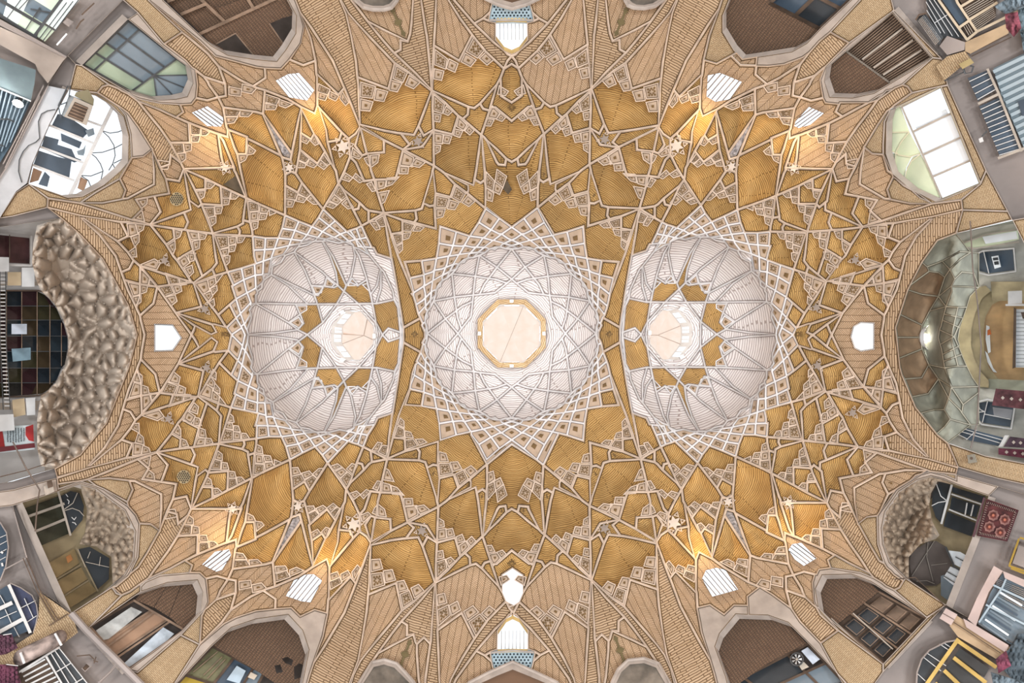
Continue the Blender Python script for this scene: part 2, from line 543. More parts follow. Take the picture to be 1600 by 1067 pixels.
NET = [P(s) for s in '''
656,-60 657.5,0 662.5,31 667,56 672.5,112 675,142
686,-60 682,0 680,37 678,75 676,112 675,142
654,-60 646,0 643,37 641,53 637,65
643,51 655,61 666,52
575,34 600,47 637,65
637,65 626,63 626,78 616,83
520,-60 549,0 574,32 600,65 616,84 650,115 675,142
512,-60 532,0 544,21 557,36 599,80 617,99 637,112 675,142
540,-30 554,0 575,34 600,47
600,65 575,34
681,73 717.5,95 738,55
700,0 719,29 738,55 757,79 787.5,107.5
680,-60 700,0
675,-60 709,0 741,37 771,66 793,85 799.5,88
770,3 766,19 755,29 741,37
675,142 677.5,203 678,259
675,142 647,211 622,208 600,204 562,195
654,197 662,212 677,204
630,213 640,226 630,234
629,235 660,229 677,204
675,142 695,160 716,181 752,211
675,142 732,167 741,169 750,162 776,133 787.5,107.5
731,167 731,179 723,186
750,162 755,170 765,173
787.5,107.5 778,134 766,168 752,211
752,211 776,233 799.5,253
766,166 774,168 799.5,189
752,211 744,267 740,290 690,267 678,259
752,211 757.5,267 759,292 759,326
744,282 751,286 757.5,281
756,214 776,253 779,266 783,275
761,220 791,248 789,258 779,257
677.5,203 707,210 716,181
629,235 677.5,258
629,235 622,266 618,280
629,235 600,219 562,195
678,259 676,267 659,326 600,333
675,274 662,317 671,322 679,321
678,259 680,302 681,357
600,335 640,346 681,357
649,329 651,342 647,348
629,344 629,363 611,366
678,259 730,302 759,326
695,271 732,289 732.5,297 728,301
759,326 799.5,355
759,326 734,369
680,302 704,308 711,288
600,335 602,340 612,370 622,400 646,462 664,519 664,523
599,335 605,365 611,400 619,444 630,512 630,523
630,510 646,503 657,497
446,273 445.6,336.5
446,273 437,267
446,273 455,268 462,271 472,286 465.6,301 446,290
462,271 505,327 529,287
529,287 525,267 522,262
529,287 539,266
445,336.5 487.5,354
505,327 488,354
385,309.5 400,317 445,336.5
565,353 542,362
505,327 542,362
565,353 576,347 598,334
529,287 537,297 564,352
529,287 571,326 598,334
562,317 560,326 552,328
576,329 576,347
565,353 589,397 612,404
562,195 572,235 580,267 588,295 599,335
556,254 569,283 585,281
400,137 450,155 492,178 496,165
496,120 496,165
496,165 509,203 522,262
470,167 495,215 522,262
498,168 545,217
534,207 530,219 512,222
562,195 556,209 546,217
562,195 536,133 520,95 487,44 469,20 461,0 440,-60
562,195 560,133 556,95 549,55 541,21 530,0 505,-60
496,133 493,95 485,60 469,21
499,120 529,148 536,140
562,195 555,228 566,243 576,242
546,217 547,245 539,266
547,245 556,254
567,201 600,219
578,240 600,238 600,219
411,178 456,240 454,250 441,246 411,178
400,175 411,178 414,141
470,167 466,189 456,238
471,170 470,208 464,262
400,223 439,243 444,260
356,202 400,223
400,236 432,259 444,258 446,273
464,262 462,271
585,281 618,278
562,122 607,139 617,99
471,207 486,218 491,209
469,234 496,256 505,242
452,93 474,102 493,97
414,106 415,122 400,132
200,143 216,158 252,172 295,192 337,208 356,214
200,174 219,192 244,218 262,238 276,249
216,158 231,177 250,200 266,223 287.5,264
200,177 216,199 236,231 252,266
325,128 341,152 350,174 354,198 356,214
306,153 324,157 341,154
281,163 286,175 275,183
294,191 297,223 266,223
349,168 400,175
341,209 349,220 366,266
356,204 366,230 376,266
341,211 346,245 350,262
287.5,264 318,263 350,262 366,262
386,214 385,241 371,241
206,246 224,244 238,233
238,233 241,266 242,267 241,288 200,310
267,242 265,257 250,262
252,266 259,279.5 264,302 241,306 200,313
259,279.5 280,283 287.5,264
241,306 251,331 235,351
212,312 222,327 206,343
200,341 235,351
287.5,264 294,304 299,328 235,351
299,316 310,324 315,319
287.5,264 312,311 333,365
287.5,264 345,291 385,309.5
321,279 321,296 305,297
345,291 347,321 316,321
385,309.5 380,349 371,354 333,365
385,309.5 394,359 395,369
371,354 375,361 374,368
380,344 391,347
366,262 369,271 385,309.5
376,266 385,309.5
333,365 395,370
235,351 289,359 333,365
289,335 294,347 289,359
235,351 260,382 271,400 303,442 341,492
271,357 273,373 260,382
293,360 302,391 286,400 277,407
302,391 306,404 312,420
333,365 337,400 339,411 305,442
333,365 347,400 356,425
200,394 209,407 219.5,416
209,407 202,420 195,423
219.5,416 247,401
219.5,416 303,442
219.5,416 246,448 275,489 303,528 306,533
219.5,416 219,444 219,463 213,480
200,439 219,444 246,448
246,448 240,474 219,493
181,400 200,453 214,483 220,500 226,523
246,448 268,445 291,442
260,429 270,459
303,442 356,425
275,489 335,507 354,512
275,489 315,479
303,442 315,477
332,420 336,431
275,489 330,523
332,507 339,519 329,523
356,425 369,467 341,492
341,492 354,512 362,523
75,309.5 125,317 200,341
74,324.5 129,338 200,347 235,351
75,309.5 74,324.5
125,316 160,317 200,311
125,316 150,300 187,279 205,245
187,279 196,297 191,311
125,340 156,367 181,400
125,338 131,340 184,377 200,394
185,377 200,369
189,347 200,367 216,364
285,50 256,69
285,50 325,84 342,104 352,131
256,69 300,106 325,122 352,131
342,104 375,125 400,137
351,131 353,150 341,152
305,109 319,120 327,133
160,135 152,145
170,132 160,135
170,132 185,138 216,158
152,145 185,166 200,177
554,0 566,10 582,14 600,14 611,11 621,0 628,-30
756,-6 770,3 785,11 799.5,14
770,3 764,33 799.5,34
764,33 755,29
775,35 775,62 788,79 799.5,84
787.5,107.5 799.5,100
787.5,107.5 793,95 799.5,88
782,122 783,150 799.5,160
750,162 776,133
'''.strip().splitlines()]

# tiles: four corners each; a leading * marks the large interlaced ones
def T(s):
    out = []
    for t in s.strip().splitlines():
        out.append((t[0] == '*', P(t.lstrip('*'))))
    return out
TILES = T('''
*681,80 697.5,92.5 695,106 680,100
702.5,94 714,100 710,111 699,106
680,109 692,112 689,124 679,122
*741,60 756,77.5 746,89 730.6,80
727.5,85 742,94 735,102.5 722.5,96
760,82.5 770,92.5 761,100 751,91
*679,150.5 693,163 690,175.5 678,172
697.5,168 705,174 700,178.6 694,176
679,179 687.5,180.5 686,189 679,188
717.5,185.5 728,195.5 724,202 715,197
712,203 721,205.5 717.5,213 710.6,210.5
732.5,198 739,203.6 734,209 728,204
680,209 691,211 690,223 679,222
695,212 704,214 701,223 693,222
680,228 687,228.6 686,235.5 680,239
631,239 645,247 643,259 627,257
650,249 662,254 655,260 644,258
626,261 637,262 636,270 625,270
770,168 779,177 775,184 764,182
782.5,179 788,183.6 784,188 777.5,185.5
762.5,187 770,188 766,195.5 759,195
781,136 792.5,143 789,148 779,146
*631,348 646,352 641,360 631,359.5
651,353 660,356 656,359.5 647.5,359.5
*615,367 627,367 627,377 620,381
631,366 640,365 637.5,371 631,373
621,386 627.5,382 627.5,389.5 624,393
*761,272 771,283 769,296 760,292
*777.5,267 790,276 785,291 775,283
774,286 784,293 780,302 772,298
761,296 770,302 768,313 761,311
*713,293 725.6,302.6 719,314 707.5,308
*682.5,307 700,311 696,323 682,322.6
704,314 715,317.6 710,326 700.6,325
731,307 740,314.5 732.5,321 724,316
682.5,327.6 694,328 691,337.6 682.5,339.5
*448,293 464,303 461,311 447.5,309
*472.5,287.6 484,303 479,308 468,302
466,306 477.5,310 474,315 464,313
448,312 459,314 456,322 447.5,322
486,306 495,317.6 490,317.6 481,311
*530,291 540,307 534,312 524,303
522.5,306 532.5,313 527.5,318 517,313
515,317 524,321 520,324 511,321
542.5,312 550,323 544,325 536,318
*589,344.5 597.5,339.5 601,352 595,353
580,348 587,347 592,357 588,358
589,282 602,281 600,292 591,294.5
606,279.5 620,278 612,287 605,289.5
592.5,302 606,299.5 600,314.5 596,317
575,288 580,286 585,297 582,297.6
540,272 549,278 545,282 535.6,279
556,273 566,282 562,284 553,277
*499,133 514,140.5 511,147 497.5,142
499,145.5 510,149 507.5,155.5 498,153
516,144 527.5,150.5 524,156 515,152
535,145.5 543,160 540,163 532.5,154
552,233 564,244 561,247 550,243
571,248 576,246 578,259 574,254
580,244 591,243 589,253 581,259
*416,149 435,155 431,163 415,160
417,162 431,166 429,170 416,170
437.5,157 454,163 446,167 437.5,164
472,210.5 482.5,218 479,223 470.6,219
491,213 496,224 492.5,225.5 486,219
*469,237 481,248 477.5,253 468,249
484,250.5 494,257 490,260.5 481,257
467,253 476,257 475,260.5 465.6,260.5
*506,244 514,255.5 510,257 502.5,249
501,252 510,259 506,263 497.5,257
*299,194 312,200.5 311,209 300,208.6
316,202 325,207 321,210.5 316,210.5
301,214 311,213 309,220.5 301,220.5
*269,225.5 285,225.5 286,237 277,239
288,225.5 298,225.5 297.5,234 290,236
279,241 289,240.5 289,248 284,252
*350,169 374,173 370,180.5 352.5,180.5
377,174 392.5,176 387.5,181 376,180.5
354,184 369,184 365,190.5 355,192
389,229 397.5,235.5 395,239 387.5,240.5
374,243 385,243 382.5,249 375,253
249,252 264,254 261,263 254,263
215,312 229,309.5 228,318 222,323
221,331 224,344.5 211,341
324,284.5 334,288 329,293 323,293
309,300 319,299.5 317.5,307 313,310
*347.5,294 359,300 357.5,308 349,308
362.5,302 371,306 367.5,309.5 362,309.5
349,311 357.5,311 356,318 349,319
*320,325 333,325 334,336 326,338
337,324 346,324 344,332 338,333
327.5,341 336,339 336,347 331,351
*389,316 402,318 403,328 391,329
392.5,333 402,332 401,342 393,343
394,348 402,347 401,355 395,358
407.5,322 419,327 416,332 407,331
422.5,328 431,331 422.5,334.5
407.5,335 416,335 414,341 406,342
274,360 282.5,362 280,369 274,372
263,384 272,378 272.5,388 270,394.5
296,363 309,364.5 310,373 300,373
311,364.5 321,367 319,372 312,373
302,378 311,376 310,387 304,389.5
*337.5,369 355,370 356,384.5 344,388
358,372 367.5,371 367,379.5 359,382
372,371 381,371 377.5,377 372.5,378
359,385 367,384 365,391 360,392
346,391 356,389 355,397 349,399.5
200,351 211,351 214,364.5 202.5,368
213,351 224,352 222.5,358 216,362
206,371 216,367 216,377 211,383
202,394.5 211,388 212,400 205,400
202,443 217.5,446 217,459 209,461
220.6,422.5 232.5,434 230,445 220.6,442
221,446 229,447.5 227.5,455 220.6,457.5
235,439 241,445.6 234,446
209,465 219,463 219,471 213,476
222,414 241,406 249,411 244,420
*261,429 279,435 280,444 267.5,444
281,437 290,440 290,443 283,444
*250,449 265,446 270,457.5 257.5,462
271,447 281,446 282.5,454 275,457.5
261,465 272.5,462 275,470 267.5,476
280,404 290,401 295,410 285,417.5
295,397 304,397 302,406 297,407
290,420 299,416 301,425 296,430
350,400 358,401 357,409 353,413
307.5,444 323,439 326,453 317.5,459
326,438 335,435 336,442.5 328,449
338,433 346,430 339,439
330.6,451 337.5,448 338,453 332.5,459
319,460 329,456 330.6,462.5 325,470
327.5,473 333,469 334,476 331,479
359,137 376,140.5 375,149 359,147
*565,130 585,136 581,152 564,150
589,140 604,144 599,157 586,155
565,156 581,160 577,172 564,171
*620,105 635,114 629,127 616,122
612,127 626,131 620,142 610,140
640,120 654,129 646,137 635,132
380,133 399,138 392.5,145 379,142
''')

# rosettes and stars set into the vault: x, y, radius
STARS = [(653, 221, 9, 'dark'), (536, 229, 12, 'light'), (452, 262, 8, 'light'), (257, 407, 8, 'dark'), (320, 483, 8, 'dark'), (352, 262, 8, 'light')]

# side dome, left half: ring, band of tiles, ribs and eye
SIDE_RING = P('626,523 622,480 614,455 600,425 577.5,399.5 562.5,389.5 540,379.5 529,380 512.5,375 504,377 490,377 480,383 466,386 460,393 446,399 439,410 426,416 422.5,427.5 412.5,437.5 409,450 400,461 399,474 390,485 392.5,497.5 386,515 389,523')
SIDE_BAND = [P(s) for s in '''
445,336.5 487.5,354 504,362 522.5,371 537.5,378
505,327 489,353 472.5,376 464,388
505,327 542.5,362 562,380 577,398
565,353 542.5,362 510,374 500,377
444,337 435,372 425,400 420,428
394,370 435,372 475,376 492,377
394,370 397,400 399,430 402,455
356,425 400,412 420,405 442,398
356,425 369,467 376,490 384,512 388,523
365,446 400,432 420,427
341,492 369,467 400,450 410,442
377.5,419 381,437 385,454 394,478
359,476 371,500 378,512 383,523
354,512 375,490 392,473
362,523 384,504 392,490
415,372 414,390 412,405 409,440
394,391 429,389 455,383 475,380
467,346 461,360 450,388 444,399
441,357 459,361 480,367 504,373 512,376
524,345 506,363 492,375
498,340 520,357 535,368 552,383
557,357 564,376 576,398
547,360 556,374 562,387
573,371 540,378
581,387 560,385
'''.strip().splitlines()]
SIDE_RIBS = [P(s) for s in '''
400,474 440,474.5 481,475 526,475 560,474.5 582,474 616,468
400,474 392,476
537.5,455 526,475 504,504 480,523
537.5,455 560,474.5 587.5,504 597.5,523
491,461 496,475 504,504 505,523
579,460 582,474 587.5,504 590,523
400,475 451,504 480,523
424,429 452,447 481,475
424,429 460,446 491,461
460,394 476,422 486,446 491,461
462,393 504,425 537.5,455
504,377 516,400 525,425 528,446
504,377 520,400 541,446
552,386 555,400 549,430 537.5,455
552,386 561,400 572.5,434 579,460
595,420 589,446 579,460
595,420 595,450 588,474
388,523 430,520 465,515
487,445 506,447 511,432
506,447 497,461 491,461
506,447 522,449 528,446
462,475 469,491 451,504
469,491 474,505 466,514
545,440 559,446 573,437
597.5,523 607,513 622,518
'''.strip().splitlines()]
SIDE_EYE = P('519,523 519,509 537.5,486 561,484 582.5,509 584,523')
SIDE_TILES = T('''
488,447 504,449 502,457 493,459
511,435 522,444 518,448 508,446
463,478 479,478 479,484 469,490
454,504 467,496 472,505 467,512
550,435 558,444 554,446 544,446
567,445 573,443 576,454
''')
SIDE_GOLD = [(514, 466), (490, 492), (560, 463), (594, 495), (536, 448)]

# landmarks of the quarter and of their images in the other three
LM = {
 'A': ((675, 142), (924, 139), (680, 910), (924, 906)), 'B': ((562, 195), (1029.5, 196), (579, 851), (1026, 849)),
 'C': ((752, 211), (850, 209.5), (754, 837.5), (851, 835)), 'E': ((629, 235), (967.5, 231), (636, 815), (968, 811)),
 'L': ((787.5, 107.5), (810, 107), (791, 939), (811, 940)), 'D': ((678, 259), (921, 257), (685, 791.5), (921, 790)),
 'G': ((600, 335), (999, 328), (605, 715), (1001, 715)), 'H': ((681, 357), (919, 353), (685, 689), (922, 691.5)),
 'I': ((759, 326), (840, 324.5), (761, 725), (849, 726.5)), 'Pn': ((529, 287), (1069, 281), (541, 764), (1065, 764)),
 'O': ((505, 327), (1095, 321), (512, 723), (1090, 723)), 'N': ((445, 336.5), (1152.5, 328), (452.5, 718), (1150, 713)),
 'Q': ((565, 353), (1034, 347), (567.5, 698), (1032.5, 698)), 'S': ((385, 309.5), (1212.5, 306), (394, 746.5), (1205, 739)),
 'T': ((333, 365), (1261, 362), (342.5, 693), (1254, 688)), 'AC': ((394, 370), (1204, 363), (400, 684), (1199, 681.5)),
 'U': ((235, 351), (1347.5, 354.5), (245, 706.5), (1340, 698)), 'V': ((303, 442), (1290.5, 439.5), (310, 619), (1289, 611.5)),
 'W': ((219.5, 416), (1379, 414.5), (222, 647), (1376, 636.5)), 'X': ((275, 489), (1316, 489.5), (279, 568), (1317.5, 561.5)),
 'Y': ((356, 425), (1240, 421), (361, 636.5), (1236, 628)), 'Z': ((341, 492), (1257, 489.5), (342.5, 566.5), (1260, 563)),
 'AA': ((354, 512), (1244, 513), (357, 548), (1247, 539)),
 's1': ((460, 135), (1131, 137), (477.5, 920), (1122.5, 907.5)), 's2': ((325, 182), (1264, 184), (339, 875), (1255, 866)),
 'f1': ((439, 107.5), (1157.5, 100), (455, 950), (1145, 947.5)), 'f2': ((300, 160), (1292.5, 160), (315, 897), (1280, 890)),
 'f3': ((205, 245), (1381, 240), (217, 819), (1372, 807)),
 'p1': ((170, 132), (1410, 132), (175, 917), (1412, 907)), 'p2': ((152, 145), (1425, 145), (190, 930), (1397, 922)),
 'q1': ((285, 50), (1297, 50), (312, 1007), (1310, 985)), 'q2': ((256, 69), (1327, 67), (282, 992), (1282, 1005)),
 'n1': ((75, 309.5), (1502, 312), (90, 756.5), (1494, 741.5)), 'n2': ((74, 324.5), (1504, 328), (89, 746.5), (1497, 730)),
 'j1': ((541, 21), (1050, 20), (560, 1032), (1041, 1022)), 'k1': ((682, 0), (911, 0), (687, 1062), (914, 1060)),
 'x1': ((799.5, 355), (799.5, 355), (799.5, 694), (799.5, 694)), 'x2': ((799.5, 189), (799.5, 189), (799.5, 860), (799.5, 860)),
 'x3': ((799.5, 253), (799.5, 253), (799.5, 795), (799.5, 795)), 'x4': ((793, 85), (806, 85), (796, 960), (806, 960)),
 'y1': ((630, 523), (969, 523), (630, 523), (969, 523)), 'y2': ((664, 523), (935, 523), (664, 523), (935, 523)),
 'y3': ((306, 523), (1293, 523), (306, 523), (1293, 523)), 'y4': ((226, 523), (1377, 523), (226, 523), (1377, 523)),
 'y5': ((389, 523), (1211, 523), (389, 523), (1211, 523)), 'y6': ((362, 523), (1239, 523), (362, 523), (1239, 523)),
}
# p1/p2 and q1/q2 swap ends under the mirror
LM['p1'] = ((170, 132), (1410, 132), (190, 930), (1397, 922)); LM['p2'] = ((152, 145), (1425, 145), (175, 917), (1412, 907))
LM['q1'] = ((285, 50), (1297, 50), (312, 1007), (1282, 1005)); LM['q2'] = ((256, 69), (1327, 67), (282, 992), (1310, 985))
_src = [v[0] for v in LM.values()]
QUARTERS = [None] + [TPS(_src, [v[i] for v in LM.values()]) for i in (1, 2, 3)]
def quarter(q, pts):
    return list(pts) if q == 0 else QUARTERS[q](pts)
def orient(p):
    return p if area2(p) > 0 else p[::-1]
# ------------------------------------------------------------------ all lines of the vault
LINES = []
for q in range(4):
    LINES += [quarter(q, l) for l in NET]
# central dome: sixteen-fold band of tiles, ring and ribs
def pol(a, r):
    t = math.radians(a)
    return (C_RING[0] - r * math.sin(t), C_RING[1] - r * math.cos(t) * 1.0)
def cring(a): return 132.0 + 5.0 * abs(math.sin(math.radians(a) * 8))
CENTRE_LINES = []
for k in range(16):
    a0 = 11.25 + 22.5 * k
    for s in (-1, 1):
        CENTRE_LINES.append([pol(a0 + s * a, r) for a, r in ((0, 201), (5.2, 181), (11.25, 166), (17, 156), (22.5, 148), (28, 142), (33.75, 137), (38, 133))])
        CENTRE_LINES.append([pol(a0 - s * a, r) for a, r in ((-4.9, 181), (-0.8, 167), (3.9, 157), (9, 148.5), (17.7, 140), (22.5, 134))])
CENTRE_LINES.append([pol(a, cring(a)) for a in np.arange(0, 360.1, 3.75)])
for k in range(8):
    for s in (-1, 1):
        CENTRE_LINES.append([pol(22.5 + 45 * k + s * a, r) for a, r in ((0, 132), (10, 106), (22.5, 85), (45, 69), (67.5, 84))])
        CENTRE_LINES.append([pol(45 * k + s * a, r) for a, r in ((0, 132), (11.3, 106), (29, 88), (33, 84))])
C_EYE = [pol(22.5 + 45 * k, 48.5) for k in range(8)]
def arch_clip(l):
    lim = lambda p: 135.5 + 0.30 * abs(p[1] - 523) + 0.0003 * (p[1] - 523) ** 2 - abs(p[0] - 799.5)
    out, cur = [], []
    for a, b in zip(l[:-1], l[1:]):
        fa, fb = lim(a), lim(b)
        if fa >= 0 and not cur: cur = [a]
        if (fa >= 0) != (fb >= 0):
            t = fa / (fa - fb); m = (a[0] + (b[0] - a[0]) * t, a[1] + (b[1] - a[1]) * t)
            if fa >= 0: cur.append(m); out.append(cur); cur = []
            else: cur = [m, b]
        elif fa >= 0: cur.append(b)
    if cur: out.append(cur)
    return out
CENTRE_LINES = [m for l in CENTRE_LINES for m in arch_clip(l)]
LINES += CENTRE_LINES
SIDE_LINES = []
for q in range(4):
    for l in SIDE_BAND + SIDE_RIBS + [SIDE_RING, SIDE_EYE]:
        SIDE_LINES.append(quarter(q, l))
LINES += SIDE_LINES
LINES.append(C_EYE + C_EYE[:1])
# ------------------------------------------------------------------ arches, piers and cornices of the walls (frame pixels, each corner traced by itself)
WALL_LINES = [P(s) for s in '''
195,-60 232,0 312,63 337,87 400,104 439,107 452,92.5 470,67.5 475,42 469,21
225,-60 255,0 312,54 331,71 356,85 400,92 432,95 446,77 461,52 462,25 449,0 425,-60
256,69 290,95 305,109 308,133 306,152 299,162 250,161 216,154 200,146 170,132
200,30 276,92 297,107 301,130 292,150 275,154 245,156 205,144 128,102 200,30
232,-60 192,0 106,87 75,133 12,258 -60,370
285,50 232,0
256,69 215,20 200,30
215,20 192,0
128,102 118,100 108,140
118,100 106,87
170,132 128,102
152,145 110,140
152,145 180,163 196,180 204,210 205,245
108,140 150,150 174,165 192,183 200,214 199,253 187,267 162,288 129,306 106,308 45,287 52,255 78,195 108,140
45,287 25,300 -60,430
74,308 45,287
74,325 20,338 -60,350
95,341 125,367 160,405 185,450 200,478 208,505 213,523 208,545 200,575 182,620 166,660 125,710 85,732
74,325 95,341
89,745 85,732
89,745 20,765 -60,775
85,732 20,752 -60,765
95,341 20,352 -60,362
1352,-60 1344,0 1296,49 1280,64 1254,89 1225,100 1200,103 1157,102 1142,87 1122,55 1122,32 1132,10
1390,-60 1329,0 1280,46 1260,67 1237,80 1200,86 1160,92 1147,78 1130,50 1130,25 1140,0 1165,-60
1327,67 1292,105 1282,125 1290,160 1357,160 1372,150 1410,132
1322,80 1292,107 1289,127 1297,151 1332,152 1365,145 1457,90 1395,18 1322,80
1425,146 1392,170 1382,190 1380,225 1381,243 1387,267 1412,290 1437,309 1462,320
1470,135 1407,165 1392,172 1386,192 1385,240 1395,272 1425,297 1462,314 1472,312 1532,287 1470,135
1378,-60 1397,15 1472,92 1481,133 1541,266 1575,330 1660,500
1327,67 1397,15
1410,132 1457,90 1472,92
1425,146 1470,135 1481,133
1502,310 1532,287 1541,266
1504,328 1575,330
1660,330 1575,345 1494,365 1465,376 1441,410 1419,453 1400,512 1407,575 1410,586 1431,636 1465,679 1481,692 1540,712 1660,735
1504,328 1494,365
1497,730 1481,692
1495,742 1560,760 1660,790
1497,730 1560,748 1660,770
91,764 125,752 150,759 200,791 212,805 217,819 215,870 200,900 182,915
91,768 125,757 150,764 195,797 211,830 208,875 195,898 170,920 112,957 35,785 91,768
90,756 91,764
35,785 20,790 41,872 62,922 112,959
20,790 -60,800
112,957 112,959 200,1046 260,1120
112,959 0,1027 -60,1060
175,917 182,915
220,912 250,899 312,895 322,907 326,940 315,962 312,1005
220,925 262,911 308,907 316,925 313,955 285,985 200,1046 140,980 220,925
175,917 190,930
190,930 140,980
182,915 170,920
220,912 220,925
200,1046 215,1050 282,992
312,1005 240,1120
400,955 455,950 475,970 492,990 495,1007 487,1030
400,957 369,965 350,975 312,1006
400,968 450,961 472,985 482,1015 475,1050 462,1120
400,968 362,981 331,1009 265,1080 240,1120
1494,750 1475,742 1454,737 1431,743 1400,765 1375,800 1371,815 1372,850 1382,880 1397,897
1494,757 1475,749 1455,744 1433,750 1405,768 1383,800 1378,825 1380,850 1390,878 1415,903 1478,945 1545,775 1494,757
1494,742 1494,750
1412,907 1415,903
1545,775 1560,760
1478,945 1474,948 1380,1050 1330,1120
1478,945 1575,1000 1660,1050
1365,903 1345,895 1300,888 1280,890 1270,910 1272,940 1282,960 1310,985
1275,920 1285,899 1330,898 1360,909 1448,965 1380,1037 1300,970 1280,950 1275,920
1397,922 1448,965
1365,903 1397,922
1448,965 1474,948
1380,1037 1380,1050
1310,985 1380,1037
1200,947 1147,946 1125,970 1112,1000 1117,1025 1125,1045
1200,954 1227,963 1249,974 1282,1004
1282,1005 1345,1120
1200,962 1150,960 1125,990 1118,1010 1135,1057 1150,1120
1200,962 1231,973 1262,1004 1319,1064 1365,1120
'''.strip().splitlines()]
WALL_LINES.append([(-48, -48), (1648, -48), (1648, 1115), (-48, 1115), (-48, -48)])
LINES += WALL_LINES
# ------------------------------------------------------------------ building the vault
FACES, LOOSE = arrange(LINES)

SKYLIGHTS = [P(s) for s in (
    '431,126 450,116 467,114 491,141 480,157 452,152', '300,176 324,166 349,184 350,189 345,198 324,197',
    '1106,118 1125,114 1159,128 1140,155 1118,159 1104,151', '1243,190 1264,167 1287,177 1266,195 1248,200 1241,197',
    '447,931 463,899 490,897 503,907 485,941 470,939', '316,882 336,862 358,858 361,867 347,890 338,893',
    '1097,904 1103,891 1119,887 1133,890 1153,921 1113,932', '1232,859 1238,850 1252,848 1276,872 1256,884 1242,874',
    '241,506 270,507 284,528 270,548 241,549', '1329,526 1333,510 1345,503 1366,504 1366,546 1345,549 1335,544')]
SKYLIGHTS = [orient(p) for p in SKYLIGHTS]

C_EYE_H = orient(C_EYE)
SIDE_EYES = []
for q0, q1 in ((0, 2), (1, 3)):
    SIDE_EYES.append(orient(clean(quarter(q0, SIDE_EYE) + quarter(q1, SIDE_EYE)[::-1], 2.0)))
GOLD_SEEDS = [(640, 420), (648, 515), (640, 465)]
PALE_SEEDS = []
STONE_SEEDS, OPEN_SEEDS = [], []
SEEDS = {}
def seeds(kind, s, quarters=False):
    for p in P(s):
        SEEDS.setdefault(kind, []).extend([quarter(q, [p])[0] for q in range(4)] if quarters else [p])
seeds('goldband', '640,420 648,515 622,380 634,455', True)
seeds('band', '530,70 590,60 668,70 230,190 313,90 150,326 667,20 610,80 740,48 545,10 205,165', True)
seeds('band', '205,500 1400,470 208,560 150,390 160,650 1420,640 1440,390 216,523 1390,523 1388,530')
seeds('pale', '255,500 600,100 720,45 655,30 620,30 500,110 520,130', True)
# openings: nothing is built there, the windows and niches follow below
seeds('open', '390,20 200,90 130,230 100,525 1230,20 1400,90 1450,230 1500,525 130,850 240,960 390,1030 1440,830 1350,960 1220,1030')
seeds('open', '797,55 801,990 799,20 799,1028 799,78 800,941')
seeds('stone', '355,90 290,155 203,190 1240,93 1285,130 1386,210 215,850 319,930 485,990 1375,840 1272,930 1118,985  1240,970 345,982')
seeds('bandstone', '')
seeds('plaster', '30,50 1570,60 5,300 60,120 20,200 1560,300 1500,150 20,900 60,1030 1560,900 1480,1040 1580,340 1600,760 1545,250 20,345 20,760 150,1060 50,880 1420,1040 1560,755 150,50')

def kind_of(p):
    a = area2(p) / 2
    cx = sum(q[0] for q in p) / len(p); cy = sum(q[1] for q in p) / len(p)
    for k, ss in sorted(SEEDS.items(), key=lambda e: e[0] != 'open'):
        for s in ss:
            if in_poly(s[0], s[1], p): return k, cx, cy, a
    if not in_poly(cx, cy, p):
        cx, cy = p[0][0] * 0.6 + cx * 0.4, p[0][1] * 0.6 + cy * 0.4
    r = math.hypot(cx - C_RING[0], cy - C_RING[1])
    if in_poly(cx, cy, C_EYE): return ('open' if a < 7500 else 'cdome'), C_RING[0], C_RING[1], a
    if r < 135: return 'cdome', cx, cy, a
    for sgn, sd in ((1, S_LEFT), (-1, S_RIGHT)):
        u = math.hypot((cx - sd.c0[0]) / sd.a0, (cy - sd.c0[1]) / sd.b0)
        if u < 1.0:
            if sd.inside(cx, cy, 0.9) and 1800 < a < 5600: return 'open', cx, cy, a
            for q in range(4):
                for s in SIDE_GOLD:
                    g = quarter(q, [s])[0]
                    if in_poly(g[0], g[1], p): return 'domegold', cx, cy, a
            return 'sdome', cx, cy, a
        if u < 1.32 and a < 520 and not (abs(cx - 799.5) < 200): return 'stile', cx, cy, a
    if r < 206 and a < 900 and abs(cx - 799.5) < 150 + 0.42 * abs(cy - 523): return 'ctile', cx, cy, a
    dx, dy = abs(cx - CX), abs(cy - CY)
    s2 = 600 * math.hypot(dx / 700, dy / 560)
    w = dx / (math.hypot(dx, dy) + 1e-9)
    s = 600 * math.hypot(dx / AX, dy / AY)
    if s > 640: return 'wall', cx, cy, a
    if s2 > 430 + 95 * w: return 'pale', cx, cy, a
    return 'gold', cx, cy, a

